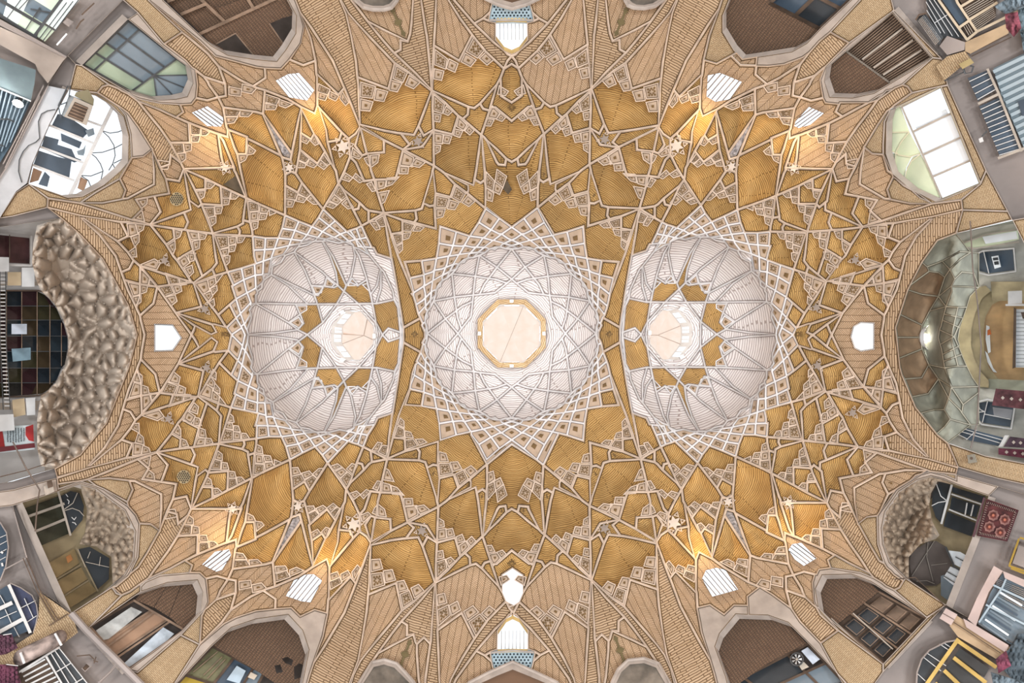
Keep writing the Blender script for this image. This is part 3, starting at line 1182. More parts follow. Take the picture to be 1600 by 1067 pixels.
ceil_c = empty('ceiling_center', (0, 0, EYE + 14), label='ribbed golden brick vault of the middle bay round the central dome', cat='ceiling', kind='structure')
ceil_l = empty('ceiling_left', (6, 0, EYE + 11), label='ribbed golden brick vault of the bay beside the stucco muqarnas niche', cat='ceiling', kind='structure')
ceil_r = empty('ceiling_right', (-6, 0, EYE + 11), label='ribbed golden brick vault of the bay beside the deep brick niche', cat='ceiling', kind='structure')
dome_c = empty('dome', (0, 0, EYE + 15), label='large white ribbed dome with octagonal eye in the middle of the vault', cat='dome', group='domes of the hall')
dome_l = empty('dome', (5, 0, EYE + 13), label='tall fluted dome between the central dome and the stucco muqarnas niche', cat='dome', group='domes of the hall')
dome_r = empty('dome', (-5, 0, EYE + 13), label='tall fluted dome between the central dome and the deep brick niche', cat='dome', group='domes of the hall')
wall_parent = {}
for nm, lb in (('wall_left', 'brick wall and piers at the side of the stucco muqarnas niche'), ('wall_right', 'brick wall and piers at the side of the deep brick niche'),
               ('wall_back', 'brick wall and piers of the long side with the torn lattice screen'), ('wall_front', 'brick wall and piers of the long side with the sunlit arch')):
    wall_parent[nm] = empty(nm, (0, 0, 0), label=lb, cat='wall', kind='structure')
def wall_of(x, y):
    dx, dy = x - 800, y - 523
    if abs(dx) / 800 > abs(dy) / 400: return wall_parent['wall_left' if dx < 0 else 'wall_right']
    return wall_parent['wall_back' if dy < 0 else 'wall_front']
def bay_of(x, y):
    # the transverse arches part the bays
    e = 150 + 0.30 * abs(y - 523) * 0.55
    if abs(x - 799.5) < e + 20: return ceil_c
    return ceil_l if x < 800 else ceil_r

RIBS = {}
def ribs(parent):
    return RIBS.setdefault(parent.name, (parent, MB()))[1]

PXM = 0.0205     # metres per frame pixel on the vault, for the brick courses
def polar_uv(fx, fy, f=1.0):
    def g(x, y):
        r = math.hypot(x - fx, y - fy)
        return (math.atan2(y - fy, x - fx) * 45 * PXM * f, r * PXM * f)
    return g
def radial_uv(cx, cy, f=1.0):
    d = math.hypot(cx - CX, cy - CY) or 1
    ux, uy = (cx - CX) / d, (cy - CY) / d
    def g(x, y):
        return (((x - cx) * -uy + (y - cy) * ux) * PXM * f, ((x - cx) * ux + (y - cy) * uy) * PXM * f)
    return g

def cell(p, name, parent, mat, w=1.75, rec=0.07, scoop=0.0, step=8.0, uv=None, holes=(), dfun=None, ribmb=None, groove=1.7, edge_lift=0.03, smooth=True, sub=None):
    """one field of the vault: half of the rib round it, a dark groove and the (hollowed) brick panel"""
    d0 = dfun or (lambda x, y: 0.0)
    o = densify(p, 26.0)
    i1 = ins(o, w); i2 = ins(i1, groove)
    n = len(o)
    A = [at(x, y, d0(x, y) - edge_lift) for x, y in o]
    B = [at(x, y, d0(x, y)) for x, y in i1]
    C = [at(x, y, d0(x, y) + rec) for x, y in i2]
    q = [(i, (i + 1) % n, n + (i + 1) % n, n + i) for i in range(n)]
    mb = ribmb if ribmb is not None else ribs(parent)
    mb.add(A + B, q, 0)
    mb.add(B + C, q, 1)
    if mat is None: return None
    hs = [h for h in holes if in_poly(sum(a[0] for a in h) / len(h), sum(a[1] for a in h) / len(h), i2)]
    vs, tris = mesh2d(i2, step, hs)
    if not tris: return None
    X = np.array([v[0] for v in vs]); Y = np.array([v[1] for v in vs])
    if scoop:
        d = edge_dist(X, Y, i2); m = max(float(d.max()), 1.0)
        t = np.clip(d / m, 0, 1)
        dep = rec + scoop * m * PXM * (1 - (1 - t) ** 2)
    else:
        dep = np.full(len(vs), rec)
    pts = [at(x, y, d0(x, y) + float(e)) for (x, y), e in zip(vs, dep)]
    k = MB()
    k.add(pts, tris, 0, [uv(x, y) for x, y in vs] if uv else None)
    return k.build(name, mat, parent, smooth=smooth and scoop > 0)

def square_inlay(p, mb, f=0.3, d=0.02):
    cx = sum(a[0] for a in p) / len(p); cy = sum(a[1] for a in p) / len(p)
    o = [(cx + (a[0] - cx) * f, cy + (a[1] - cy) * f) for a in p]
    A = [at(x, y, d - 0.015) for x, y in o]; B = [at(x, y, d + 0.03) for x, y in o]; n = len(o)
    mb.add(A + B, [tuple(range(n))] + [(i, (i + 1) % n, n + (i + 1) % n, n + i) for i in range(n)])

def interlace(p, mb, d=0.02):
    """knot of small brick squares filling a large tile"""
    if len(p) != 4:
        return square_inlay(p, mb, 0.4, d)
    def bl(u, v):
        return (p[0][0] * (1 - u) * (1 - v) + p[1][0] * u * (1 - v) + p[2][0] * u * v + p[3][0] * (1 - u) * v,
                p[0][1] * (1 - u) * (1 - v) + p[1][1] * u * (1 - v) + p[2][1] * u * v + p[3][1] * (1 - u) * v)
    for i in range(3):
        for j in range(3):
            if (i, j) == (1, 1): continue
            u, v = 0.23 + 0.27 * i, 0.23 + 0.27 * j
            h = 0.115
            o = [bl(u - h, v), bl(u, v - h), bl(u + h, v), bl(u, v + h)]
            A = [at(x, y, d - 0.015) for x, y in o]; B = [at(x, y, d + 0.03) for x, y in o]
            mb.add(A + B, [(0, 1, 2, 3)] + [(k, (k + 1) % 4, 4 + (k + 1) % 4, 4 + k) for k in range(4)])
    for i in range(2):
        for j in range(2):
            u, v = 0.365 + 0.27 * i, 0.365 + 0.27 * j
            h = 0.07
            o = [bl(u - h, v - h), bl(u + h, v - h), bl(u + h, v + h), bl(u - h, v + h)]
            A = [at(x, y, d - 0.01) for x, y in o]; B = [at(x, y, d + 0.03) for x, y in o]
            mb.add(A + B, [(0, 1, 2, 3)] + [(k, (k + 1) % 4, 4 + (k + 1) % 4, 4 + k) for k in range(4)])

DOMES = (dome_c.name, dome_l.name, dome_r.name)
for p in FACES:
    k, cx, cy, a = kind_of(p)
    if a < 2 or k == 'open': continue
    hall = (CX, CY)
    d = math.hypot(cx - CX, cy - CY) or 1
    size = math.sqrt(a)
    foc = (cx - (cx - CX) / d * size * 1.1, cy - (cy - CY) / d * size * 1.1)
    if k == 'cdome':
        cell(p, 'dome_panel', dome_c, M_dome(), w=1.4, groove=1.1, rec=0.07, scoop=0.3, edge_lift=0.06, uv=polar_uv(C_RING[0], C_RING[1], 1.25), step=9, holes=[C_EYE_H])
    elif k in ('sdome', 'domegold'):
        sd, par = (S_LEFT, dome_l) if cx < 800 else (S_RIGHT, dome_r)
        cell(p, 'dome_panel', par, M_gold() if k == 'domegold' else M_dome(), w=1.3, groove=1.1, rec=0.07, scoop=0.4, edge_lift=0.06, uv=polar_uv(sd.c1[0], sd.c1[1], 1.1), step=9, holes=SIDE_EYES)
    elif k in ('stile', 'ctile'):
        par = dome_c if k == 'ctile' else (dome_l if cx < 800 else dome_r)
        o = cell(p, 'tile', par, M_tile(), w=1.35, rec=0.05, groove=1.0, step=14, edge_lift=0.02)
        if o and a > 45:
            mb = MB()
            if a > 330 and k == 'ctile' or a > 300: interlace(ins(p, 3.0), mb, 0.03)
            else: square_inlay(p, mb, 0.22, 0.03)
            mb.build('inlay', M_inlay(), o)
    elif k == 'gold':
        sc = 0.7 if a > 500 else 0.3
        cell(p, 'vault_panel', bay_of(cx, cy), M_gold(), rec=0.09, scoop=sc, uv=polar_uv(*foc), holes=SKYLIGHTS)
    elif k == 'goldband':
        cell(p, 'arch_panel', ceil_c, M_gold(), rec=0.06, scoop=0.0, uv=radial_uv(cx, cy))
    elif k == 'pale':
        cell(p, 'vault_panel', bay_of(cx, cy), M_pale(), rec=0.07, scoop=0.12, uv=radial_uv(cx, cy), holes=SKYLIGHTS, step=10)
    elif k == 'band':
        cell(p, 'arch_panel', bay_of(cx, cy), M_band(), rec=0.05, scoop=0.0, uv=radial_uv(cx, cy), step=12)
    elif k == 'stone':
        cell(p, 'arch_moulding', wall_of(cx, cy), plain('grey_stone', (0.40, 0.33, 0.28), 0.7, noise=0.15), w=0.8, rec=-0.03, groove=1.0, step=14, edge_lift=0.0)
    elif k == 'plaster':
        cell(p, 'wall_plaster', wall_of(cx, cy), plain('wall_plaster', (0.30, 0.25, 0.225), 0.8, noise=0.18, scale=0.8), w=0.2, rec=0.28, groove=0.3, step=30, edge_lift=0.0)
    else:
        cell(p, 'wall_panel', wall_of(cx, cy), brick('wall_brick', (0.50, 0.365, 0.22), (0.43, 0.30, 0.17), (0.28, 0.185, 0.10), bw=0.17, rh=0.052, ms=0.011, vary=0.2), w=1.2, rec=0.04, uv=radial_uv(cx, cy), step=16, edge_lift=0.0)

# tiles in the corners of the fields
for q in range(4):
    for big, t in TILES:
        p = orient(quarter(q, t))
        cx = sum(a[0] for a in p) / len(p); cy = sum(a[1] for a in p) / len(p)
        par = bay_of(cx, cy)
        o = cell(inset(p, -2.2), 'tile', par, M_tile(), w=1.7, rec=0.05, groove=1.0, step=14, edge_lift=0.0)
        if o:
            mb = MB()
            (interlace if big else square_inlay)(p, mb, d=0.03)
            mb.build('inlay', M_inlay(), o)
    for big, t in SIDE_TILES:
        p = orient(quarter(q, t))
        par = dome_l if p[0][0] < 800 else dome_r
        o = cell(inset(p, -1.0), 'tile', par, M_tile(), w=1.5, rec=0.04, groove=0.7, step=14, edge_lift=0.0)
        if o:
            mb = MB(); square_inlay(p, mb, 0.35, d=0.03)
            mb.build('inlay', M_inlay(), o)

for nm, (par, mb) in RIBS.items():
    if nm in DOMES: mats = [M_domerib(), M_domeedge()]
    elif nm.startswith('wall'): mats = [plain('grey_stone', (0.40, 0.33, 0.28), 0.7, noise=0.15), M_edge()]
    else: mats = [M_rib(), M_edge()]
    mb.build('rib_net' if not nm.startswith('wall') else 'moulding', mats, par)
# ------------------------------------------------------------------ floor and the wall below the frame
mb = MB()
rim = densify([(-48, -48), (1648, -48), (1648, 1115), (-48, 1115)], 60.0)
top = [at(x, y) for x, y in rim]
low = [Vector((v.x, v.y, 0.0)) for v in top]
n = len(rim)
mb.add(top + low, [(i, (i + 1) % n, n + (i + 1) % n, n + i) for i in range(n)])
mb.build('wall_base', plain('lower_plaster', (0.30, 0.25, 0.22), 0.8), None, label='plastered lower wall carrying the shop fronts round the hall', cat='wall', kind='structure')
mb = MB()
mb.add(low + [Vector((0, 0, 0))], [(i, (i + 1) % n, n) for i in range(n)])
mb.build('floor', plain('floor_stone', (0.30, 0.26, 0.22), 0.5), None, label='pale stone floor of the hall', cat='floor', kind='structure')

# ------------------------------------------------------------------ lanterns over the three eyes of the domes
def lantern(poly, name, label, z0, rise, shrink, seam, white_side):
    root = empty(name, at(*poly[0], z=z0), label=label, cat='skylight', group='lanterns over the domes')
    n = len(poly)
    cx = sum(a[0] for a in poly) / n; cy = sum(a[1] for a in poly) / n
    base = [at(x, y, 0.02) for x, y in inset(poly, -0.5)]
    ctr = at(cx, cy, z=z0)
    up = []
    for b in base:
        v = Vector((ctr.x + (b.x - ctr.x) * 1.02, ctr.y + (b.y - ctr.y) * 1.02, EYE + z0 + rise)); up.append(v)
    white = plain('lantern_plaster', (0.80, 0.76, 0.72), 0.7, noise=0.05)
    for i in range(n):
        j = (i + 1) % n
        a, b, c, d = base[i], base[j], up[j], up[i]
        mb = MB()
        f = lambda u, v: (a * (1 - u) + b * u) * (1 - v) + (d * (1 - u) + c * u) * v
        # drum side with a window opening
        u0, u1, v0, v1 = 0.18, 0.82, 0.25, 0.85
        pts = [f(0, 0), f(1, 0), f(1, 1), f(0, 1), f(u0, v0), f(u1, v0), f(u1, v1), f(u0, v1)]
        mb.add(pts, [(0, 1, 5, 4), (1, 2, 6, 5), (2, 3, 7, 6), (3, 0, 4, 7)])
        mb.build('drum_side', white, root)
        g = MB(); g.bar(f(0.5, v0), f(0.5, v1), 0.04, 0.04); g.build('window_bar', white, root)
    # stretched canvas roof in sectors with seams, daylight shines through it
    m = bpy.data.materials.get('canvas_roof')
    if not m:
        m, nt, b = new_mat('canvas_roof')
        nt.nodes.remove(b)
        out = nt.nodes['Material Output']
        mix = nt.nodes.new('ShaderNodeMixShader'); mix.inputs[0].default_value = 0.8
        di = nt.nodes.new('ShaderNodeBsdfDiffuse'); tr = nt.nodes.new('ShaderNodeBsdfTranslucent')
        ns = nt.nodes.new('ShaderNodeTexNoise'); ns.inputs['Scale'].default_value = 2.5
        rp = nt.nodes.new('ShaderNodeValToRGB')
        rp.color_ramp.elements[0].color = (0.80, 0.58, 0.44, 1); rp.color_ramp.elements[1].color = (0.88, 0.74, 0.64, 1)
        nt.links.new(ns.outputs['Fac'], rp.inputs['Fac'])
        nt.links.new(rp.outputs['Color'], di.inputs[0]); nt.links.new(rp.outputs['Color'], tr.inputs[0])
        nt.links.new(di.outputs[0], mix.inputs[1]); nt.links.new(tr.outputs[0], mix.inputs[2])
        nt.links.new(mix.outputs[0], out.inputs['Surface'])
    apex = Vector((ctr.x, ctr.y, EYE + z0 + rise + 0.35))
    for i in range(n):
        mb = MB(); mb.add([up[i], up[(i + 1) % n], apex], [(0, 1, 2)]); mb.build('canvas_sector', m, root)
    mb = MB()
    for i in range(0, n, seam): mb.bar(up[i] - Vector((0, 0, 0.02)), apex - Vector((0, 0, 0.02)), 0.03, 0.03)
    mb.build('roof_frame', plain('lantern_frame', (0.45, 0.33, 0.26), 0.6), root)
    return root
lantern(C_EYE_H, 'roof_lantern', 'octagonal cream lantern over the central white dome', 18.3, 1.3, 1.0, 4, None)
lantern(SIDE_EYES[0], 'roof_lantern', 'octagonal lantern over the dome nearer the stucco niche', 15.6, 1.1, 1.0, 3, None)
lantern(SIDE_EYES[1], 'roof_lantern', 'octagonal lantern over the dome nearer the deep brick niche', 15.6, 1.1, 1.0, 4, None)

# small flood lamps fixed round the eyes of the domes
def flood(x, y, ctr, z, power, label):
    p = at(x, y, z=z); c = at(ctr[0], ctr[1], z=z)
    o = empty('flood_lamp', p, label=label, cat='lamp', group='flood lamps round the dome eyes')
    u = (p - c); u.z = 0; u.normalize(); v = Vector((-u.y, u.x, 0))
    mb = MB(); mb.box(p, u * 0.05, v * 0.09, Vector((0, 0, 0.06))); mb.build('housing', Wd_white0(), o)
    mb = MB(); mb.box(p - u * 0.06, u * 0.012, v * 0.07, Vector((0, 0, 0.05))); mb.build('lens', plain('flood_glow', (1, 1, 1), 0.4, noise=0, emit=(1, 0.98, 0.95, 3.0)), o)
    lamp('flood_light', p - u * 0.35 - Vector((0, 0, 1.1)), power, (0.90, 0.96, 1.0), 0.12)
Wd_white0 = lambda: plain('paint_white', (0.62, 0.60, 0.58), 0.5, noise=0.1)
for k in range(4):
    t = math.radians(90 * k)
    flood(C_RING[0] + 51 * math.sin(t), C_RING[1] - 51 * math.cos(t), C_RING, 17.9, 30.0, 'small white flood lamp on the central dome eye, facing the ' + ('torn lattice screen side', 'deep brick niche', 'sunlit arch side', 'stucco niche')[k])
for sd, nm in ((S_LEFT, 'stucco niche'), (S_RIGHT, 'deep brick niche')):
    for k in range(3):
        t = math.radians(120 * k + (0 if sd is S_LEFT else 180))
        flood(sd.c1[0] + 34 * math.cos(t), sd.c1[1] + 44 * math.sin(t), sd.c1, 15.3, 21.0, 'flood lamp on the dome eye by the ' + nm + ', ' + ('pointing to the middle', 'on its lower flank', 'on its upper flank')[k])
# warm lamps tucked under the small skylights
for q in range(4):
    for x, y, w in ((507, 195, 22.0), (358, 235, 16.0)):
        p = quarter(q, [(x, y)])[0]
        lamp('cove_lamp', at(p[0], p[1], -0.45), w, (1.0, 0.72, 0.34), 0.04)

# golden brick collar round the eye of the central dome
for k in range(8):
    a0, a1 = 22.5 + 45 * k, 67.5 + 45 * k
    q = orient([pol(a0, 49.2), pol(a1, 49.2), pol(a1, 57.5), pol(a0, 57.5)])
    cxq = sum(v[0] for v in q) / 4; cyq = sum(v[1] for v in q) / 4
    mb = MB(); uvf = polar_uv(C_RING[0], C_RING[1], 1.25)
    vs, tris = mesh2d(q, 8.0)
    mb.add([at(x, y, -0.02) for x, y in vs], tris, 0, [uvf(x, y) for x, y in vs])
    mb.build('collar_panel', brick('collar_brick', (0.70, 0.50, 0.30), (0.62, 0.42, 0.22), (0.34, 0.20, 0.08), bw=1.3, rh=0.07, ms=0.016, vary=0.3, wob=0.1), dome_c)
# ------------------------------------------------------------------ things on the walls: points on the wall face, set back by d metres
def rw(x, y, d=0.0):
    v = at(x, y); v.z -= EYE
    rho = math.hypot(v.x, v.y)
    v *= 1.0 + d / rho
    v.z += EYE
    return v

def centre(poly):
    return sum(a[0] for a in poly) / len(poly), sum(a[1] for a in poly) / len(poly)

def panel(parent, name, poly, d, mat, t=0.05, holes=(), step=18.0, uvf=1.0, **k):
    """flat piece on the wall with thickness t"""
    poly = orient(clean(list(poly)))
    vs, tris = mesh2d(poly, step, [orient(h) for h in holes])
    cx, cy = centre(poly)
    uv = radial_uv(cx, cy, uvf * 0.75)
    mb = MB()
    mb.add([rw(x, y, d) for x, y in vs], tris, 0, [uv(x, y) for x, y in vs])
    for loop in [poly] + [list(h) for h in holes]:
        l = densify(loop, step * 1.3); n = len(l)
        mb.add([rw(x, y, d) for x, y in l] + [rw(x, y, d + t) for x, y in l], [(i, (i + 1) % n, n + (i + 1) % n, n + i) for i in range(n)])
    return mb.build(name, mat, parent, **k)

def strip(mb, pts, w, d, t=0.05, close=False):
    """raised bar along a line on the wall, w pixels wide"""
    pts = list(pts)
    if close: pts = pts + pts[:2]
    for a, b in zip(pts[:-1], pts[1:]):
        dx, dy = b[0] - a[0], b[1] - a[1]; l = math.hypot(dx, dy)
        if l < 0.2: continue
        nx, ny = -dy / l * w / 2, dx / l * w / 2
        ex, ey = dx / l * w * 0.2, dy / l * w * 0.2
        n = max(1, int(l / 25))
        for k in range(n):
            p = (a[0] + dx * k / n - (ex if k == 0 else 0), a[1] + dy * k / n - (ey if k == 0 else 0))
            q = (a[0] + dx * (k + 1) / n + (ex if k == n - 1 else 0), a[1] + dy * (k + 1) / n + (ey if k == n - 1 else 0))
            o = [(p[0] + nx, p[1] + ny), (q[0] + nx, q[1] + ny), (q[0] - nx, q[1] - ny), (p[0] - nx, p[1] - ny)]
            A = [rw(x, y, d) for x, y in o]; B = [rw(x, y, d + t) for x, y in o]
            mb.add(A + B, [(0, 1, 2, 3)] + [(i, (i + 1) % 4, 4 + (i + 1) % 4, 4 + i) for i in range(4)])

def bars(parent, name, lines, w, d, mat, t=0.05, close=False):
    """each line a bar of its own"""
    for l in lines:
        mb = MB(); strip(mb, P(l) if isinstance(l, str) else l, w, d, t, close)
        mb.build(name, mat, parent)

def frame(parent, name, poly, w, d, mat, t=0.06):
    mb = MB(); strip(mb, list(poly), w, d, t, close=True)
    return mb.build(name, mat, parent)

def reveal(parent, poly, d0, d1, mat, name='reveal'):
    l = densify(list(poly), 20.0); n = len(l)
    mb = MB()
    A = [rw(x, y, d0) for x, y in l]
    B = []
    for v in A:                                   # straight outwards, at the same height
        r = math.hypot(v.x, v.y)
        B.append(Vector((v.x * (1 + (d1 - d0) / r), v.y * (1 + (d1 - d0) / r), v.z)))
    mb.add(A + B, [(i, (i + 1) % n, n + (i + 1) % n, n + i) for i in range(n)])
    return mb.build(name, mat, parent)

def lerp(a, b, t): return (a[0] + (b[0] - a[0]) * t, a[1] + (b[1] - a[1]) * t)
def quad(a, b, c, d, u0, u1, v0, v1):
    """piece of the quadrilateral a b c d (u along a-b, v from a-b to d-c)"""
    f = lambda u, v: lerp(lerp(a, b, u), lerp(d, c, u), v)
    return [f(u0, v0), f(u1, v0), f(u1, v1), f(u0, v1)]

G_grey = lambda: plain('pane_grey', (0.20, 0.24, 0.27), 0.12, noise=0.15, scale=1.0)
G_green = lambda: plain('pane_green', (0.36, 0.42, 0.30), 0.15, noise=0.2, scale=1.0)
G_dark = lambda: plain('pane_dark', (0.035, 0.04, 0.045), 0.35, noise=0.3, scale=1.0)
G_blue = lambda: plain('pane_blue', (0.07, 0.095, 0.125), 0.3, noise=0.3, scale=1.0)
G_white = lambda: plain('pane_white', (0.85, 0.88, 0.90), 0.15, noise=0.06, scale=1.0)
Wd_dark = lambda: plain('wood_dark', (0.10, 0.065, 0.045), 0.5, noise=0.3, scale=4)
Wd_mid = lambda: plain('wood_mid', (0.24, 0.16, 0.11), 0.55, noise=0.3, scale=4)
Wd_white = lambda: plain('paint_white', (0.50, 0.49, 0.48), 0.5, noise=0.1)
Wd_pale = lambda: plain('paint_pale', (0.42, 0.36, 0.30), 0.5, noise=0.15)
Iron = lambda: plain('iron_grey', (0.10, 0.105, 0.11), 0.45, 0.4, noise=0.2)
Plast = lambda: plain('wall_plaster', (0.30, 0.25, 0.225), 0.8, noise=0.18, scale=0.8)
Stone = lambda: plain('grey_stone', (0.40, 0.33, 0.28), 0.7, noise=0.15)
Inner = lambda: plain('inner_shade', (0.09, 0.07, 0.06), 0.9, noise=0.2)  # dark colour in place of the shade inside the openings
def Tymp(): return brick('screen_brick', (0.20, 0.115, 0.068), (0.155, 0.085, 0.05), (0.075, 0.045, 0.027), bw=0.2, rh=0.05, ms=0.010, zig=0.07, vary=0.25)
WallBrick = lambda: brick('wall_brick', (0.50, 0.365, 0.22), (0.43, 0.30, 0.17), (0.28, 0.185, 0.10), bw=0.17, rh=0.052, ms=0.011, vary=0.2)

def window(name, label, poly, depth=0.3, rmat=None, back=0.9):
    poly = orient(P(poly) if isinstance(poly, str) else poly)
    cx, cy = centre(poly)
    root = empty(name, rw(cx, cy, depth), label=label, cat='window', kind='structure')
    reveal(root, poly, 0.0, 0.12, rmat or Stone())
    if back: panel(root, 'shade_sheet', inset(poly, -5), depth + back, Inner(), step=60)  # dark sheet, its colour standing in for the unlit room behind
    return root, poly

def panes(root, a, b, c, d, cols, rows, depth, mats, bar_mat, bw=2.0, name='pane', sub=None):
    """grid of single panes with bars between; cols and rows are break points from 0 to 1"""
    k = 0
    for i in range(len(cols) - 1):
        for j in range(len(rows) - 1):
            q = quad(a, b, c, d, cols[i], cols[i + 1], rows[j], rows[j + 1])
            m = mats[k % len(mats)] if not callable(mats) else mats(i, j)
            k += 1
            if m is not None: panel(root, name, q, depth + 0.04, m, t=0.02, step=60)
    for u in cols: bars(root, 'mullion', [[lerp(a, b, u), lerp(d, c, u)]], bw, depth, bar_mat)
    for v in rows: bars(root, 'transom', [[lerp(a, d, v), lerp(b, c, v)]], bw, depth - 0.01, bar_mat)

# ------------------------------------------------------------------ muqarnas: hollowed cells in staggered tiers
def muqarnas(parent, poly, holes, dfun, pitch, mat, relief=0.16, seed=1, name='muqarnas_cell', step=3.2):
    rnd = random.Random(seed)
    poly = orient(poly)
    xs = [p[0] for p in poly]; ys = [p[1] for p in poly]
    sd = []
    y = min(ys); r = 0
    while y < max(ys) + pitch:
        x = min(xs) + (pitch * 0.5 if r % 2 else 0)
        while x < max(xs) + pitch:
            sd.append((x + rnd.uniform(-0.42, 0.42) * pitch, y + rnd.uniform(-0.42, 0.42) * pitch)); x += pitch
        y += pitch * 0.86; r += 1
    sd = np.array(sd)
    vs, tris = mesh2d(poly, step, [orient(h) for h in holes])
    V = np.array(vs)
    D = np.hypot(V[:, None, 0] - sd[None, :, 0], V[:, None, 1] - sd[None, :, 1])
    D.sort(axis=1)
    e = edge_dist(V[:, 0], V[:, 1], poly)
    for h in holes: e = np.minimum(e, edge_dist(V[:, 0], V[:, 1], h))
    t = np.clip((D[:, 1] - D[:, 0]) / (pitch * 0.8), 0, 1)
    hol = -relief * t * (2 - t) * np.clip(e / 5.0, 0, 1)
    pts = [rw(x, y, dfun(x, y) + float(h)) for (x, y), h in zip(vs, hol)]
    # each cell its own piece
    T = np.array([centre([vs[i] for i in f]) for f in tris])
    own = np.argmin(np.hypot(T[:, None, 0] - sd[None, :, 0], T[:, None, 1] - sd[None, :, 1]), axis=1)
    for c in sorted(set(own.tolist())):
        fs = [tris[i] for i in np.where(own == c)[0]]
        ids = sorted({i for f in fs for i in f}); mp = {v: k for k, v in enumerate(ids)}
        mb = MB(); mb.add([pts[i] for i in ids], [tuple(mp[i] for i in f) for f in fs])
        mb.build(name, mat, parent, smooth=True)
# ------------------------------------------------------------------ skylight openings in the vault: reveal, grille
for i, p in enumerate(SKYLIGHTS):
    lb = ['small five-sided skylight above the torn lattice screen arch', 'small five-sided skylight above the pointed window of grey panes',
          'small five-sided skylight above the tall brick-filled arch with blue panes', 'small five-sided skylight above the arch with striped shutters',
          'small five-sided skylight above the arch with cut square holes', 'small five-sided skylight above the arch with white curtains',
          'small five-sided skylight above the arch with the window fan', 'small five-sided skylight above the arch with panelled shutters',
          'pointed skylight over the stucco muqarnas niche', 'pointed skylight over the deep brick niche'][i]
    cx, cy = centre(p)
    root = empty('window_%d' % (i + 1), at(cx, cy, 0.2), label=lb, cat='window', kind='structure', group=None)
    l = densify(p, 12); n = len(l)
    mb = MB(); mb.add([at(x, y, 0.0) for x, y in l] + [at(x, y, 0.42) for x, y in l], [(k, (k + 1) % n, n + (k + 1) % n, n + k) for k in range(n)])
    mb.build('reveal', M_pale(), root)
    if i < 8:
        # slanted bars towards the hall axis
        d = math.hypot(cx - CX, cy - CY); ux, uy = (cx - CX) / d, (cy - CY) / d
        ts = [(-(a[0] - cx) * uy + (a[1] - cy) * ux) for a in p]; rs = [((a[0] - cx) * ux + (a[1] - cy) * uy) for a in p]
        nb = 7 if i % 2 == 0 else 5
        th = (max(ts) - min(ts)) / nb * 0.0035
        for k in range(1, nb):
            t = min(ts) + (max(ts) - min(ts)) * k / nb
            mb = MB()
            inside = [r for r in np.linspace(min(rs), max(rs), 40) if in_poly(cx - uy * t + ux * r, cy + ux * t + uy * r, p)]
            if len(inside) > 2:
                mb.bar(at(cx - uy * t + ux * inside[0], cy + ux * t + uy * inside[0], 0.3), at(cx - uy * t + ux * inside[-1], cy + ux * t + uy * inside[-1], 0.3), th, th)
                mb.build('grille_bar', plain('grille_paint', (0.30, 0.22, 0.17), 0.5), root)
    else:
        mb = MB(); strip(mb, inset(p, 1.0), 1.6, 0.25, 0.04, close=True); mb.build('sash', Wd_white(), root)

# ------------------------------------------------------------------ upper arches, corner of the torn lattice screen
root, p = window('window_11', 'tall arch filled with a torn brown lattice screen', '225,-60 255,0 312,54 331,71 356,85 400,92 432,95 446,77 461,52 462,25 449,0 425,-60', 0.35)
h1 = P('337,69 368,52 397,88 360,84'); h2 = P('421,37 442,28 458,24 460,50 447,74')
panel(root, 'lattice_panel', P('314,52 331,70 356,84 400,91 432,94 445,76 460,51 461,25 448,0 430,-20'), 0.30, Tymp(), holes=[h1, h2], step=12)
panel(root, 'lattice_panel', P('258,0 312,50 430,-4 424,-56 228,-56'), 0.36, Tymp(), step=25)
panel(root, 'lattice_panel', P('328,6 352,30 346,34 318,13'), 0.30, Tymp())
panel(root, 'lattice_panel', P('338,13 388,-4 392,14 352,31'), 0.30, Tymp())
bars(root, 'beam', ['312,53 430,-2', '315,0 350,33', '383,-8 396,13', '262,2 300,-14', '283,22 322,6'], 5, 0.22, Wd_mid(), 0.12)
bars(root, 'beam', ['368,52 398,88', '421,37 447,75', '337,69 368,52'], 2, 0.28, Wd_mid(), 0.05)

# pointed window of grey panes
root, p = window('window_12', 'pointed window of grey and pale green panes with a fan top', '200,30 276,92 297,107 301,130 292,150 275,154 245,156 205,144 128,102', 0.25)
a, b, c, d = (130, 101), (201, 33), (276, 92), (205, 143)
def pm(i, j):
    if j == 0: return [G_green(), G_green(), G_grey(), G_grey()][i]
    return [G_green(), G_grey(), G_grey(), G_grey()][i]
panes(root, a, b, c, d, [0, 0.27, 0.5, 0.74, 1], [0, 0.22, 1], 0.2, pm, Iron(), 3.0)
hub = (240, 118)
arc = P('276,92 297,107 301,130 292,150 275,154 245,156 205,144')
fan = [(276, 92), (299, 117), (296, 140), (275, 154), (245, 156), (205, 144)]
for k, m in enumerate([G_green(), G_grey(), G_grey(), G_grey(), G_green()]):
    panel(root, 'fan_pane', [hub, fan[k], lerp(lerp(fan[k], fan[k + 1], 0.5), hub, -0.06), fan[k + 1]], 0.24, m, t=0.02, step=40)
bars(root, 'fan_bar', [[hub, f] for f in fan[1:-1]], 1.6, 0.2, Iron())
frame(root, 'outer_frame', p, 2.5, 0.18, Iron())

